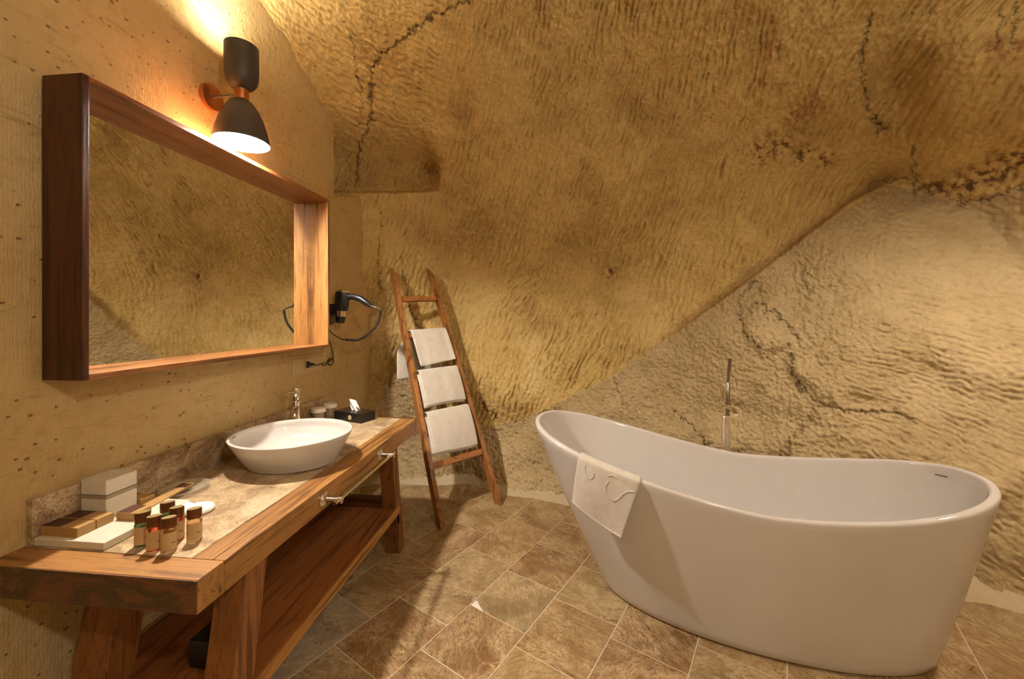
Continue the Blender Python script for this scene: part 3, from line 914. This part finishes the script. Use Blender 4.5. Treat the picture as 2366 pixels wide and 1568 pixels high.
# ================================================================== VANITY
XF, Y0, Y1, ZT = -.865, .89, 2.46, .706
def make_vanity():
    t = thing('vanity_table', (-1.17, 1.675, 0), 'long wooden vanity table with marble top and splayed legs', 'vanity')
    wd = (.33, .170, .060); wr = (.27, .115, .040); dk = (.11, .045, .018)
    MB().bx(XW + .002, XF, Y0, .970, .621, ZT).build('end_board', M['wood_x'], t, bevel=.003, color=(.36, .19, .075))
    MB().bx(-.960, -.9005, .9705, 2.43, .621, ZT).build('front_board', M['wood_y'], t, bevel=.002, color=wd)
    MB().bx(-.9, XF, .9705, 2.43, .621, ZT).build('front_board', M['wood_y'], t, bevel=.003, color=(.36, .19, .068))
    MB().bx(XW + .004, XF - .001, Y0 - .0025, Y0 + .001, .6225, ZT - .0015).build('weathered_edge', M['burl'], t, bevel=.001)
    MB().bx(XW + .002, XF, 2.4305, Y1, .621, ZT).build('end_board', M['wood_x'], t, bevel=.003, color=wd)
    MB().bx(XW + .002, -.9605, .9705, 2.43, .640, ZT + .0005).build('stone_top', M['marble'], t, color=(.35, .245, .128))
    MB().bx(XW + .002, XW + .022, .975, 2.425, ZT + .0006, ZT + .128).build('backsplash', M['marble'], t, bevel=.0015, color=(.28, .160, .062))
    zt = .621
    def leg(x0, x1, ya0, ya1, yb0, yb1, mat, col):
        b = [(x0, yb0, 0), (x1, yb0, 0), (x1, yb1, 0), (x0, yb1, 0)]
        u = [(x0, ya0, zt), (x1, ya0, zt), (x1, ya1, zt), (x0, ya1, zt)]
        return MB().hexa(b, u).build('leg', mat, t, bevel=.004, color=col)
    leg(-.962, -.874, 1.055, 1.145, .945, 1.035, M['wood_z'], wr)
    leg(-1.372, -1.262, 1.055, 1.145, .945, 1.035, M['wood_z'], wr)
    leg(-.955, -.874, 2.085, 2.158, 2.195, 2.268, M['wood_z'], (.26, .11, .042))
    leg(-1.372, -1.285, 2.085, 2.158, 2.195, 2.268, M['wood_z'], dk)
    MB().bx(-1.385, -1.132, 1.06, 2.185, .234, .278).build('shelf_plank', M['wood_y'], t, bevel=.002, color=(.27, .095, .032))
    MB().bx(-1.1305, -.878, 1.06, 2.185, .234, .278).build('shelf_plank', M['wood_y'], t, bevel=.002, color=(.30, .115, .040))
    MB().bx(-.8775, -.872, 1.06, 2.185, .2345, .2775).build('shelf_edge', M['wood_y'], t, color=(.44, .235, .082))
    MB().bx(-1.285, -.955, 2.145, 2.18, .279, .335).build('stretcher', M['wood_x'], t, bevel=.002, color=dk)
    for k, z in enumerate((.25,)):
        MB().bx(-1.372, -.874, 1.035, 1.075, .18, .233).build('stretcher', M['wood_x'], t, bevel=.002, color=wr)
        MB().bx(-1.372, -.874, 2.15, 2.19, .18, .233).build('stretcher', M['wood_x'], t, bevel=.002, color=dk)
    rail = MB().tube([(-.800, 1.385, .664), (-.800, 1.935, .664)], .0075, 16).build('towel_rail', M['chrome'], t, smooth=True)
    for y in (1.418, 1.903):
        MB().lathe([(.027, 0), (.027, .008), (.022, .012), (.009, .014), (.009, .060), (.012, .062), (.012, .078), (.008, .080)], (XF, y, .664), 24, axis=Vector((1, 0, 0))).build('rail_mount', M['chrome'], rail, smooth=True)
make_vanity()

def make_basin():
    cx, cy, z0, zr = -1.155, 1.667, ZT + .0006, .838
    t = thing('wash_basin', (cx, cy, z0), 'round white ceramic vessel basin standing on the marble vanity top', 'basin')
    a2, b2, a, b = .189, .160, .250, .236
    rows = []
    n = 72
    def ring(sa, sb, z): return [Vector((cx + sa * math.cos(2 * math.pi * k / n), cy + sb * math.sin(2 * math.pi * k / n), z)) for k in range(n)]
    rows.append(ring(a2 - .012, b2 - .012, z0)); rows.append(ring(a2 - .002, b2 - .002, z0 + .003)); rows.append(ring(a2, b2, z0 + .008))
    for i in range(1, 9):
        f = i / 8; k = f + .05 * math.sin(math.pi * f)
        rows.append(ring(a2 + (a - a2) * k, b2 + (b - b2) * k, z0 + .008 + (zr - .004 - z0 - .008) * f))
    for d, z in ((.002, zr - .001), (.005, zr), (.009, zr), (.012, zr - .002)): rows.append(ring(a - d, b - d, z))
    for i in range(1, 13):
        f = i / 12; s = math.cos(f * math.pi / 2) ** .55
        rows.append(ring((a - .012) * max(s, .1), (b - .012) * max(s, .1), zr - .002 - .105 * math.sin(f * math.pi / 2) ** .9))
    mb = MB().grid(rows, closed_u=True)
    mb.f.append(tuple(range(n))[::-1])
    last = (len(rows) - 1) * n
    mb.f.append(tuple(last + k for k in range(n)))
    mb.build('bowl', M['ceramic'], t, smooth=True, angle=60)
    MB().lathe([(.001, .004), (.018, .003), (.022, 0)], (cx, cy, zr - .1068), 24).build('drain', M['chrome'], t, smooth=True)
    mk = MB()
    for i in range(4):
        a_ = R(196) + i * .03
        p = Vector((cx + .236 * math.cos(a_), cy + .222 * math.sin(a_), zr - .012)); q = Vector((cx + .236 * math.cos(a_ + .018), cy + .222 * math.sin(a_ + .018), zr - .013))
        mk.tube([p, q], .0015, 6)
    mk.build('maker_mark', M['ink'], t)
make_basin()

def make_faucet():
    x, y, z = -1.395, 2.035, ZT + .0006
    t = thing('basin_mixer', (x, y, z), 'tall chrome basin mixer tap behind the round basin', 'tap')
    MB().lathe([(.028, 0), (.028, .006), (.023, .010), (.023, .165), (.025, .170), (.025, .185), (.021, .188)], (x, y, z), 28).build('body', M['chrome'], t, smooth=True)
    MB().lathe([(.021, .189), (.023, .192), (.023, .250), (.020, .256)], (x, y, z), 28).build('handle', M['chrome'], t, smooth=True)
    MB().tube([(x + .004, y - .008, z + .235), (x - .012, y - .055, z + .242)], [.006, .0045], 10).build('lever', M['chrome'], t, smooth=True)
    d = Vector((.55, -.84, 0)).normalized()
    p = Vector((x, y, z + .150))
    MB().tube([p, p + d * .06 + Vector((0, 0, .004)), p + d * .125 + Vector((0, 0, -.004)), p + d * .14 + Vector((0, 0, -.022))], [.017, .016, .015, .014], 16).build('spout', M['chrome'], t, smooth=True)
make_faucet()

# ---- tumblers with paper lids
for (x, y, lab) in ((-1.405, 2.262, 'paper-capped glass tumbler standing next to the basin mixer tap'), (-1.405, 2.385, 'paper-capped glass tumbler standing next to the black tissue box')):
    z = ZT + .0008
    t = thing('tumbler', (x, y, z), lab, 'glass', 'paper-capped tumblers')
    MB().lathe([(.028, 0), (.037, .090), (.035, .090), (.0265, .006), (.001, .006)], (x, y, z), 28).build('glass_cup', M['glass'], t, smooth=True)
    n = 40
    rows = [[(x + r * (1 + .025 * pl * math.sin(k * 2 * math.pi / n * 13)) * math.cos(2 * math.pi * k / n), y + r * (1 + .025 * pl * math.sin(k * 2 * math.pi / n * 13)) * math.sin(2 * math.pi * k / n), z + h) for k in range(n)] for r, h, pl in ((.001, .0955, 0), (.036, .0955, 0), (.0395, .094, .2), (.0405, .084, .8), (.044, .072, 1))]
    MB().grid(rows, closed_u=True).build('paper_lid', M['paper'], t, smooth=True)

# ---- tissue box
def make_tissue():
    a = R(-20)
    c = Vector((-1.236, 2.377, ZT + .001))
    t = thing('tissue_box', tuple(c), 'black tissue box with round gold emblem and a white tissue pulled up', 'tissue box')
    rot = rz(a)
    MB().box(c + Vector((0, 0, .028)), (.225, .115, .056), rot).build('carton', M['black_card'], t, bevel=.0015)
    f = c + rot @ Vector((.02, -.0578, .027))
    em = MB().lathe([(.001, .0008), (.0135, .0008), (.0135, 0)], f, 28, axis=rot @ Vector((0, -1, 0)))
    e = em.build('emblem', M['gold_print'], t)
    sc = MB()
    for k, (x0, x1, zz) in enumerate(((-.008, -.004, 0), (-.003, .001, .0015), (.002, .005, -.0005), (.006, .009, .001))):
        sc.tube([f + rot @ Vector((x0, -.001, zz - .002)), f + rot @ Vector(((x0 + x1) / 2, -.001, zz + .003)), f + rot @ Vector((x1, -.001, zz - .002))], .0009, 6)
    sc.build('emblem_script', M['ink'], e)
    rr = random.Random(4)
    P = []
    for j in range(9):
        s = j / 8
        row = []
        for i in range(15):
            f_ = i / 14
            w = .045 * (1 - .2 * s) * (.7 + .5 * math.sin(s * 2.4))
            x = (f_ - .5) * 2 * w - .028 * s
            y = .010 * math.sin(f_ * 9 + s * 2) * (.5 + s)
            z = .052 + s * .075 * (1 - .55 * abs(f_ - .35) ** 1.3 * 1.6)
            row.append(c + rot @ Vector((x + .01, y, z)))
        P.append(row)
    o = MB().grid(P).build('tissue', M['paper'], t, smooth=True, subd=1)
    m = o.modifiers.new('solid', 'SOLIDIFY'); m.thickness = .0015
make_tissue()

# ---- black box on the lower shelf
t = thing('storage_box', (-1.06, 1.135, .279), 'small black box on the shelf under the marble vanity top', 'box')
MB().bx(-1.108, -1.0, 1.11, 1.20, .279, .342).build('body', M['black_card'], t, bevel=.002)
MB().bx(-1.109, -.999, 1.109, 1.201, .343, .362).build('lid', M['black_card'], t, bevel=.002)

# ================================================================== AMENITIES
ZC = ZT + .0008
def slab(name, label, cat, x0, x1, y0, y1, z0, z1, mat, rot=0, bevel=.002, group=None):
    c = Vector(((x0 + x1) / 2, (y0 + y1) / 2, z0))
    t = thing(name, tuple(c), label, cat, group)
    MB().box(c + Vector((0, 0, (z1 - z0) / 2)), (x1 - x0, y1 - y0, z1 - z0), rz(rot)).build('body', mat, t, bevel=bevel)
    return t, c
tr = MB().box((-1.340, 1.105, ZC + .0105), (.222, .262, .021)).build('stone_tray', M['stone_white'], bevel=.002)
tag(tr, 'flat white stone tray lying at the end of the vanity top', 'tray')
ZR = ZC + .0213
def card(name, label, x0, x1, y0, y1, h, dark, z=ZR):
    c = Vector(((x0 + x1) / 2, (y0 + y1) / 2, z))
    t = thing(name, tuple(c), label, 'box', 'tan and brown amenity cartons')
    MB().bx(x0, x1, y0, y1, z, z + h).build('carton', M['brass_tan'], t, bevel=.001)
    xa, xb = dark
    MB().bx(xa, xb, y0 + .0015, y1 - .0015, z + h, z + h + .0006).build('brown_panel', M['choc'], t)
card('amenity_carton', 'tan amenity carton with brown panel on the front corner of the stone tray', -1.450, -1.331, .988, 1.034, .027, (-1.449, -1.390))
card('amenity_carton', 'tan amenity carton with brown panel lying before the cream box', -1.450, -1.331, 1.037, 1.082, .027, (-1.449, -1.390))
card('amenity_carton', 'small tan carton with brown panel between cream box and bottles', -1.330, -1.268, 1.088, 1.140, .023, (-1.328, -1.285))
card('amenity_carton', 'flat tan carton with brown end behind the cream box', -1.452, -1.352, 1.182, 1.226, .018, (-1.451, -1.408))

def make_cream_box():
    c = Vector((-1.404, 1.130, ZR))
    t = thing('lidded_box', tuple(c), 'cream lidded box with grey band standing on the stone tray', 'box')
    x0, x1, y0, y1 = -1.449, -1.360, 1.0845, 1.176
    MB().bx(x0, x1, y0, y1, ZR, ZR + .062).build('body', M['box_white'], t, bevel=.003)
    MB().bx(x0 - .0004, x1 + .0004, y0 - .0004, y1 + .0004, ZR + .063, ZR + .072).build('band', M['band'], t)
    MB().bx(x0, x1, y0, y1, ZR + .073, ZR + .119).build('lid', M['box_white'], t, bevel=.003)
make_cream_box()

def make_comb():
    a = Vector((-1.318, 1.143, ZC + .022)); b = Vector((-1.349, 1.352, ZC + .022))
    d = (b - a).normalized(); ang = math.atan2(d.y, d.x)
    c = (a + b) / 2
    t = thing('comb_sleeve', tuple(c), 'long tan sleeve with brown tip lying across the soap dish', 'packet')
    MB().box(c, ((b - a).length, .040, .007), rz(ang)).build('sleeve', M['brass_tan'], t, bevel=.001)
    MB().box(b - d * .026 + Vector((0, 0, .0038)), (.034, .0385, .0006), rz(ang)).build('brown_panel', M['choc'], t)
make_comb()

def make_dish():
    c = Vector((-1.352, 1.338, ZC))
    t = thing('soap_dish', tuple(c), 'shallow oval clear glass soap dish on the marble top', 'dish')
    MB().lathe([(.050, 0), (.060, .004), (.072, .016), (.070, .017), (.058, .007), (.001, .005)], c, 48, sx=1.0, sy=1.12).build('glass_bowl', M['glass'], t, smooth=True)
make_dish()
for (x, y, r, lab) in ((-1.235, 1.195, .042, 'flat round white soap beside the bottles'),):
    s = MB().lathe([(.001, .018), (r * .8, .018), (r * .96, .013), (r, .008), (r * .95, .002), (r * .88, 0)], (x, y, ZC), 36, sx=1.15)
    tag(s.build('wrapped_soap', M['paper'], smooth=True), 'flat round white wrapped soap touching the long tan sleeve', 'soap')
s = MB().lathe([(.001, .016), (.036, .016), (.041, .011), (.042, .006), (.038, 0)], (-1.168, 1.205, ZC), 36, sx=1.1)
tag(s.build('wrapped_soap', M['paper'], smooth=True), 'flat round white wrapped soap right behind the bottle caps', 'soap')

def bottle(x, y, mat, lab, h=.093, rot=R(38), label_mat='label_tan'):
    t = thing('toiletry_bottle', (x, y, ZC), lab, 'bottle', 'small toiletry bottles')
    sx, sy = 1.22, .78
    zc = h * .70
    MB().lathe([(.0130, 0), (.0148, .003), (.0148, zc - .006), (.0132, zc - .001), (.010, zc)], (x, y, ZC), 32, sx=sx, sy=sy, rotz=rot).build('glass_body', mat, t, smooth=True, angle=60)
    cap = MB().lathe([(.0137, zc + .0005), (.0144, zc + .002), (.0144, h - .002), (.0137, h)], (x, y, ZC), 32, sx=sx, sy=sy, rotz=rot).build('cap', M['cap'], t, smooth=True)
    MB().lathe([(.001, h + .0006), (.0132, h + .0006), (.0132, h)], (x, y, ZC), 32, sx=sx, sy=sy, rotz=rot).build('cap_top', M['cap_top'], cap)
    P = []
    q = rz(rot)
    for z in (.006, zc - .011):
        row = []
        for k in range(15):
            a = R(-160) + R(140) * k / 14
            v = q @ Vector((.0152 * sx * math.cos(a), .0152 * sy * math.sin(a), 0))
            row.append(Vector((x, y, ZC + z)) + v)
        P.append(row)
    lb = MB().grid(P).build('paper_label', M['label_tan'], t, smooth=True)
    pr = MB()
    for k in range(3):
        a = R(-70) + R(11) * k
        p0 = q @ Vector((.0155 * sx * math.cos(a), .0155 * sy * math.sin(a), 0)); p1 = q @ Vector((.0155 * sx * math.cos(a + .14), .0155 * sy * math.sin(a + .14), 0))
        pr.tube([Vector((x, y, ZC + .026)) + p0, Vector((x, y, ZC + .026)) + p1], .0011, 6)
    pr.build('print', M['ink'], lb)
M['label_tan'] = plain('label_paper', (.52, .36, .17), .6)
bottle(-1.152, 1.010, M['g_green'], 'dark green toiletry bottle closest to the stone tray')
bottle(-1.097, .9935, M['g_rose'], 'rose toiletry bottle next to the dark green one at the table end')
bottle(-1.050, .9915, M['g_cream'], 'cream toiletry bottle nearest to the wooden end board')
bottle(-1.140, 1.072, M['g_green'], 'dark green toiletry bottle nearest to the wrapped soaps')
bottle(-1.083, 1.046, M['g_rose'], 'rose toiletry bottle standing next to the soaps and cream bottle')
bottle(-1.026, 1.045, M['g_cream'], 'cream toiletry bottle standing closest to the basin')

# ================================================================== MIRROR
def make_mirror():
    t = thing('wall_mirror', (XW, 1.64, 1.165), 'large wall mirror in a deep wooden box frame above the vanity', 'mirror')
    x0, x1 = XW + .006, -1.340
    ya, yb, za, zb, th = 1.007, 2.27, 1.165, 2.045, .017
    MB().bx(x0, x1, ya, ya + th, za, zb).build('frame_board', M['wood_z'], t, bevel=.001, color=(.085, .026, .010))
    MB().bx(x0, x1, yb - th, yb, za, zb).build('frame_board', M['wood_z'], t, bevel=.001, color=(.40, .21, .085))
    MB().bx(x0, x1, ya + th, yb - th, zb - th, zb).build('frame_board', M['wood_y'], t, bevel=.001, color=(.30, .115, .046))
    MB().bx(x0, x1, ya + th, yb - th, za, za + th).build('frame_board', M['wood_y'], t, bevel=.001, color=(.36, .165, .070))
    MB().bx(x0, -1.448, ya + th + .0005, yb - th - .0005, za + th + .0005, zb - th - .0005).build('mirror_glass', M['mirror'], t)
make_mirror()

# ================================================================== SCONCES
M['bulb_d'] = emit('bulb_glow_down', LAMP_COL, SCONCE_DOWN)
M['bulb_u'] = emit('bulb_glow_up', LAMP_COL, SCONCE_UP)
M['bulb_d2'] = emit('bulb_glow_far_down', LAMP_COL, SCONCE2_DOWN)
M['bulb_u2'] = emit('bulb_glow_far_up', LAMP_COL, SCONCE2_UP)
def sconce(wall, out, reach, lab, bd, bu):
    """wall = fixing point on the wall, out = unit vector away from the wall"""
    W = Vector(wall); o = Vector(out)
    t = thing('wall_sconce', tuple(W), lab, 'sconce')
    MB().lathe([(.055, .0), (.055, .016), (.052, .018), (.001, .018)], W + o * .001, 40, axis=o).build('wall_plate', M['copper'], t, smooth=True)
    A = W + o * reach
    MB().tube([W + o * .016, A - o * .02], .005, 12).build('arm', M['black_metal'], t, smooth=True)
    MB().lathe([(.0265, -.021), (.0265, .021)], A, 32).build('collar', M['copper'], t, smooth=True)
    up = [(.026, .022), (.045, .034), (.057, .052), (.0625, .075), (.0635, .11), (.0635, .205), (.0615, .205), (.0615, .09), (.055, .058), (.030, .036), (.001, .034)]
    us = MB().lathe(up, A, 48).build('upper_shade', M['black_metal'], t, smooth=True)
    dn = [(.026, -.022), (.045, -.036), (.066, -.068), (.083, -.110), (.096, -.155), (.1055, -.205)]
    ds = MB().lathe(dn + [(.1045, -.2055)], A, 56)
    ds.f = [q for q in ds.f if len(q) == 4]
    ds.build('lower_shade', M['black_metal'], t, smooth=True)
    li = MB().lathe([(.1040, -.2050), (.0945, -.155), (.0815, -.110), (.0645, -.069), (.044, -.039), (.001, -.034)], A, 56)
    li.f = [q for q in li.f if len(q) == 4]
    li.build('shade_lining', M['shade_white'], t, smooth=True)
    ui = MB().lathe([(.0610, .204), (.0610, .09), (.0545, .0585), (.030, .0375), (.001, .0365)], A, 48)
    ui.f = [q for q in ui.f if len(q) == 4]
    ui.build('shade_lining', M['shade_white'], t, smooth=True)
    b1 = MB().lathe([(.001, -.200), (.016, -.194), (.027, -.178), (.030, -.160), (.025, -.136), (.014, -.113), (.013, -.045)], A, 20)
    b1.build('bulb', bd, t, smooth=True)
    b2 = MB().lathe([(.013, .045), (.014, .075), (.022, .095), (.026, .115), (.022, .135), (.012, .148), (.001, .150)], A, 20)
    b2.build('bulb', bu, t, smooth=True)
sconce((XW + .002, 1.576, 2.292), (1, 0, 0), .150, 'black and copper double sconce on the wall above the mirror', M['bulb_d'], M['bulb_u'])
# second sconce further along, on the rock past the foot of the bath
def rock_at(az, el):
    r, _, _, D = rock_radius(np.array([az]), np.array([el]))
    return Vector((float(r[0] * D[0, 0]), float(r[0] * D[0, 1]), EYE + float(r[0] * D[0, 2])))
_p = rock_at(54, 23.)
sconce(tuple(_p + Vector((-.03, -.015, 0))), (-.81, -.587, 0), .15, 'black and copper double sconce on the rock wall past the bathtub', M['bulb_d2'], M['bulb_u2'])

def make_pendant():
    p = Vector((.85, -.40, 2.42))
    top = rock_at(math.degrees(math.atan2(.85, -.40)), 62.)
    t = thing('pendant_lamp', tuple(p), 'white glass globe pendant hanging from the rock vault', 'lamp')
    MB().lathe([(.001, -.07)] + [(.07 * math.sin(a), -.07 * math.cos(a)) for a in [math.pi * k / 12 for k in range(1, 12)]] + [(.001, .07)], p, 24).build('globe', emit('globe_glow', LAMP_COL, PENDANT * .16), t, smooth=True)
    MB().lathe([(.024, .066), (.024, .10), (.006, .105)], p, 20).build('socket_cap', M['copper'], t, smooth=True)
    MB().tube([p + Vector((0, 0, .10)), p + Vector((0, 0, .95))], .003, 8).build('flex', M['black_plastic'], t)
make_pendant()

# ================================================================== HAIR DRYER, SOCKET
def make_dryer():
    Y = 2.48
    t = thing('hair_dryer', (XW, Y, 1.27), 'black wall-mounted hair dryer with coiled cord beside the mirror', 'hair dryer')
    # wall holder
    MB().lathe([(.001, 0), (.052, 0), (.052, .012), (.046, .026), (.001, .030)], (XW + .001, Y, 1.345), 32, axis=Vector((1, 0, 0)), sx=1.95, sy=1).build('wall_holder', M['black_plastic'], t, smooth=True)
    ax = Vector((.020, 0, .22)).normalized()
    c = Vector((-1.378, Y, 1.44))
    b = MB().lathe([(.036, -.055), (.042, -.045), (.045, -.01), (.046, .045), (.044, .066)], c, 32, axis=ax).build('barrel', M['black_plastic'], t, smooth=True)
    MB().lathe([(.044, .066), (.044, .076), (.036, .082), (.001, .083)], c, 32, axis=ax).build('intake_ring', M['chrome'], b, smooth=True)
    MB().lathe([(.030, -.056), (.030, -.092)], c, 28, axis=ax).build('neck_ring', M['chrome'], b, smooth=True)
    MB().lathe([(.031, -.092), (.031, -.108), (.024, -.135), (.020, -.135), (.001, -.110)], c, 28, axis=ax).build('nozzle', M['black_plastic'], t, smooth=True)
    MB().tube([(-1.345, Y, 1.475), (-1.30, Y, 1.477), (-1.25, Y, 1.462), (-1.205, Y, 1.432), (-1.182, Y, 1.415)], [.020, .021, .021, .019, .011], 18).build('handle', M['black_plastic'], t, smooth=True)
    MB().bx(-1.455, -1.40, Y - .02, Y + .02, 1.36, 1.43).build('hook', M['black_plastic'], t, bevel=.006)
    MB().tube([(-1.182, Y, 1.415), (-1.15, Y, 1.408), (-1.125, Y, 1.398), (-1.114, Y, 1.388)], [.006, .004, .003, .003], 10).build('cord_sleeve', M['black_plastic'], t, smooth=True)
    # coiled flex along an arc
    arc = [Vector(p) for p in ((-1.114, Y, 1.388), (-1.117, Y, 1.36), (-1.130, Y, 1.315), (-1.160, Y, 1.27), (-1.20, Y, 1.232), (-1.245, Y, 1.205), (-1.29, Y, 1.193), (-1.35, Y, 1.197))]
    def cr(k, f):
        p0, p1, p2, p3 = arc[max(k - 1, 0)], arc[k], arc[k + 1], arc[min(k + 2, len(arc) - 1)]
        return .5 * ((2 * p1) + (p2 - p0) * f + (2 * p0 - 5 * p1 + 4 * p2 - p3) * f * f + (3 * p1 - p0 - 3 * p2 + p3) * f ** 3)
    path = [cr(k, j / 40) for k in range(len(arc) - 1) for j in range(40)]
    cum = [0]
    for a, b_ in zip(path[:-1], path[1:]): cum.append(cum[-1] + (b_ - a).length)
    coil = []
    for k, p in enumerate(path):
        tn = (path[min(k + 1, len(path) - 1)] - path[max(k - 1, 0)]).normalized()
        u = Vector((0, 1, 0)); w = tn.cross(u)
        an = cum[k] / .0068 * 2 * math.pi
        coil.append(p + (u * math.cos(an) + w * math.sin(an)) * .0068)
    MB().tube(coil, .0026, 6).build('coiled_cord', M['black_plastic'], t, smooth=True)
    MB().tube([(-1.35, Y, 1.197), (-1.375, Y, 1.197), (-1.42, Y, 1.220), (-1.455, Y, 1.242), (-1.462, Y, 1.262)], .003, 8).build('cord', M['black_plastic'], t, smooth=True)
    # mains lead with a looped spare length, and its plug
    xm = XW + .014
    lead = [(xm - .002, 2.468, 1.262), (xm, 2.476, 1.20), (xm, 2.503, 1.15), (xm, 2.524, 1.09), (xm + .003, 2.518, 1.055)]
    for k in range(15):
        a = R(40) - k * R(360 * 2 / 14)
        lead.append((xm + .004 + .002 * math.sin(k), 2.487 + .034 * math.cos(a), 1.052 + .022 * math.sin(a)))
    lead += [(xm + .004, 2.44, 1.050), (xm + .008, 2.425, 1.040), (xm + .004, 2.402, 1.036), (xm + .004, 2.392, 1.048), (xm + .008, 2.405, 1.056), (xm + .01, 2.39, 1.052), (xm + .012, 2.355, 1.052), (xm + .018, 2.305, 1.052), (xm + .022, 2.262, 1.058)]
    MB().tube(lead, .0033, 8).build('mains_lead', M['black_plastic'], t, smooth=True)
    MB().lathe([(.019, 0), (.019, .012), (.014, .016), (.009, .030), (.006, .045), (.004, .048)], (XW + .0125, 2.238, 1.062), 24, axis=Vector((.55, .84, -.05)).normalized()).build('plug', M['black_plastic'], t, smooth=True)
make_dryer()

t = thing('wall_socket', (XW, 2.29, .99), 'sand-coloured double socket plate on the wall under the mirror', 'socket')
MB().bx(XW - .006, XW + .005, 2.10, 2.46, 1.008, 1.118).build('surround', M['socket'], t, bevel=.002)
for y in (2.165, 2.29):
    MB().bx(XW + .0052, XW + .010, y - .052, y + .052, 1.018, 1.106).build('socket_insert', M['socket'], t, bevel=.002)

# ================================================================== LADDER, TOWELS
def PL(k): return Vector((-.72 - .57 * k, 2.49 + .59 * k, 1.75 * k))
def PR(k): return Vector((-.40 - .664 * k, 2.86 + .446 * k, 1.77 * k))
def lad_frame(k):
    e = (PR(k) - PL(k)).normalized()
    d = ((PL(0) + PR(0)) - (PL(1) + PR(1))).normalized()
    n = d.cross(e).normalized()
    if n.y > 0: n = -n
    return e, d, n
def make_ladder():
    t = thing('towel_ladder', (-.56, 2.675, 0), 'wooden towel ladder leaning into the rocky corner beside the vanity', 'ladder')
    e, d, n = lad_frame(.5)
    for P_ in (PL, PR):
        a, b = P_(0), P_(1)
        w, dp = .016, .029
        def quad(c, tp=1):
            u = [c - e * w - n * dp * tp, c + e * w - n * dp * tp, c + e * w + n * dp * tp, c - e * w + n * dp * tp]
            return u
        bot = quad(a)
        dr = (b - a).normalized()
        bot = [p + dr * ((0.0 - p.z) / dr.z) for p in bot]
        top = quad(b)
        # bevelled head that sits against the rock
        top[2] = top[2] - dr * .10; top[3] = top[3] - dr * .10
        MB().hexa(bot, top).build('rail', M['wood_z'], t, bevel=.003, color=(.36, .165, .062))
    for k in (.195, .36, .52, .685, .845):
        e, d, n = lad_frame(k)
        c = (PL(k) + PR(k)) / 2; L = (PR(k) - PL(k)).length - .034
        rot = Matrix((e, n, -d)).transposed()
        MB().box(c, (L, .030, .042), rot).build('rung', M['wood_x'], t, bevel=.003, color=(.38, .165, .062))
make_ladder()

def ladder_towel(k, f0, f1, front, back, lab, fold=.010, seed=1, plies=1, roll=.0, wide=0.):
    e, d, n = lad_frame(k)
    a, b = PL(k), PR(k)
    # path across the rung (profile in n/d plane), s = distance
    prof = []
    top = -d * .027
    for i in range(15): 
        s = 1 - i / 14
        prof.append(('b', s * back))
    for i in range(1, 8):
        prof.append(('t', i / 8))
    for i in range(19):
        prof.append(('f', i / 18 * front))
    P = []
    ph = seed * 1.7
    nu = 24
    for kind, s in prof:
        row = []
        for i in range(nu + 1):
            f = f0 + (f1 - f0) * i / nu
            c = a.lerp(b, f)
            g = i / nu
            if kind == 'b':
                c = a.lerp(b, f - wide * min(1, s / .12) * (1 - g))
                q = c + top - n * .022 + Vector((0, 0, -1)) * s - n * .006 * math.sin(g * 6 + ph) * min(1, s / .1)
            elif kind == 't':
                an = math.pi * s
                q = c + top - n * (.0265 * math.cos(an) - .0045) - d * .012 * math.sin(an)
            else:
                wv = fold * (math.sin(g * 5 + ph) * .6 + math.sin(g * 11 + ph * 2) * .35) * min(1, s / .08)
                q = c + top + n * (.031 + roll * math.sin(math.pi * min(1, s / front)) + .004 + max(0, wv)) + d * (s + .010 * math.sin(g * 3.1 + ph) * s / front)
                q += e * (.012 * math.sin(ph) * s / front)
            row.append(q)
        P.append(row)
    t = thing('towel', tuple(P[-1][nu // 2]), lab, 'towel')
    o = MB().grid(P).build('cloth', M['towel'], t, smooth=True)
    m = o.modifiers.new('solid', 'SOLIDIFY'); m.thickness = .012; m.offset = 0
    m = o.modifiers.new('subd', 'SUBSURF'); m.levels = 1; m.render_levels = 1
    # second ply that shows along the edges
    if plies > 1:
        P2 = [[q + n * (-.0105 if kd == 'f' else .0) for q in row] for (kd, _), row in zip(prof, P)]
        P2 = [row for (kd, s), row in zip(prof, P2) if kd == 'f' and s > .01]
        P2 = [[q - e * .012 + d * .008 for q in row] for row in P2]
        o2 = MB().grid(P2).build('inner_fold', M['towel'], t, smooth=True)
        m = o2.modifiers.new('solid', 'SOLIDIFY'); m.thickness = .010; m.offset = 0
ladder_towel(.685, .09, .92, .275, .34, 'white towel with long pleats on the highest of the towelled ladder rungs', .016, 1, 1, 0., .22)
ladder_towel(.52, .09, .93, .265, .20, 'white towel folded on the middle towelled rung of the ladder', .010, 2, 2, .006)
ladder_towel(.36, .08, .93, .285, .16, 'plain white towel on the ladder rung nearest the floor with a towel', .004, 3, 2, .010)
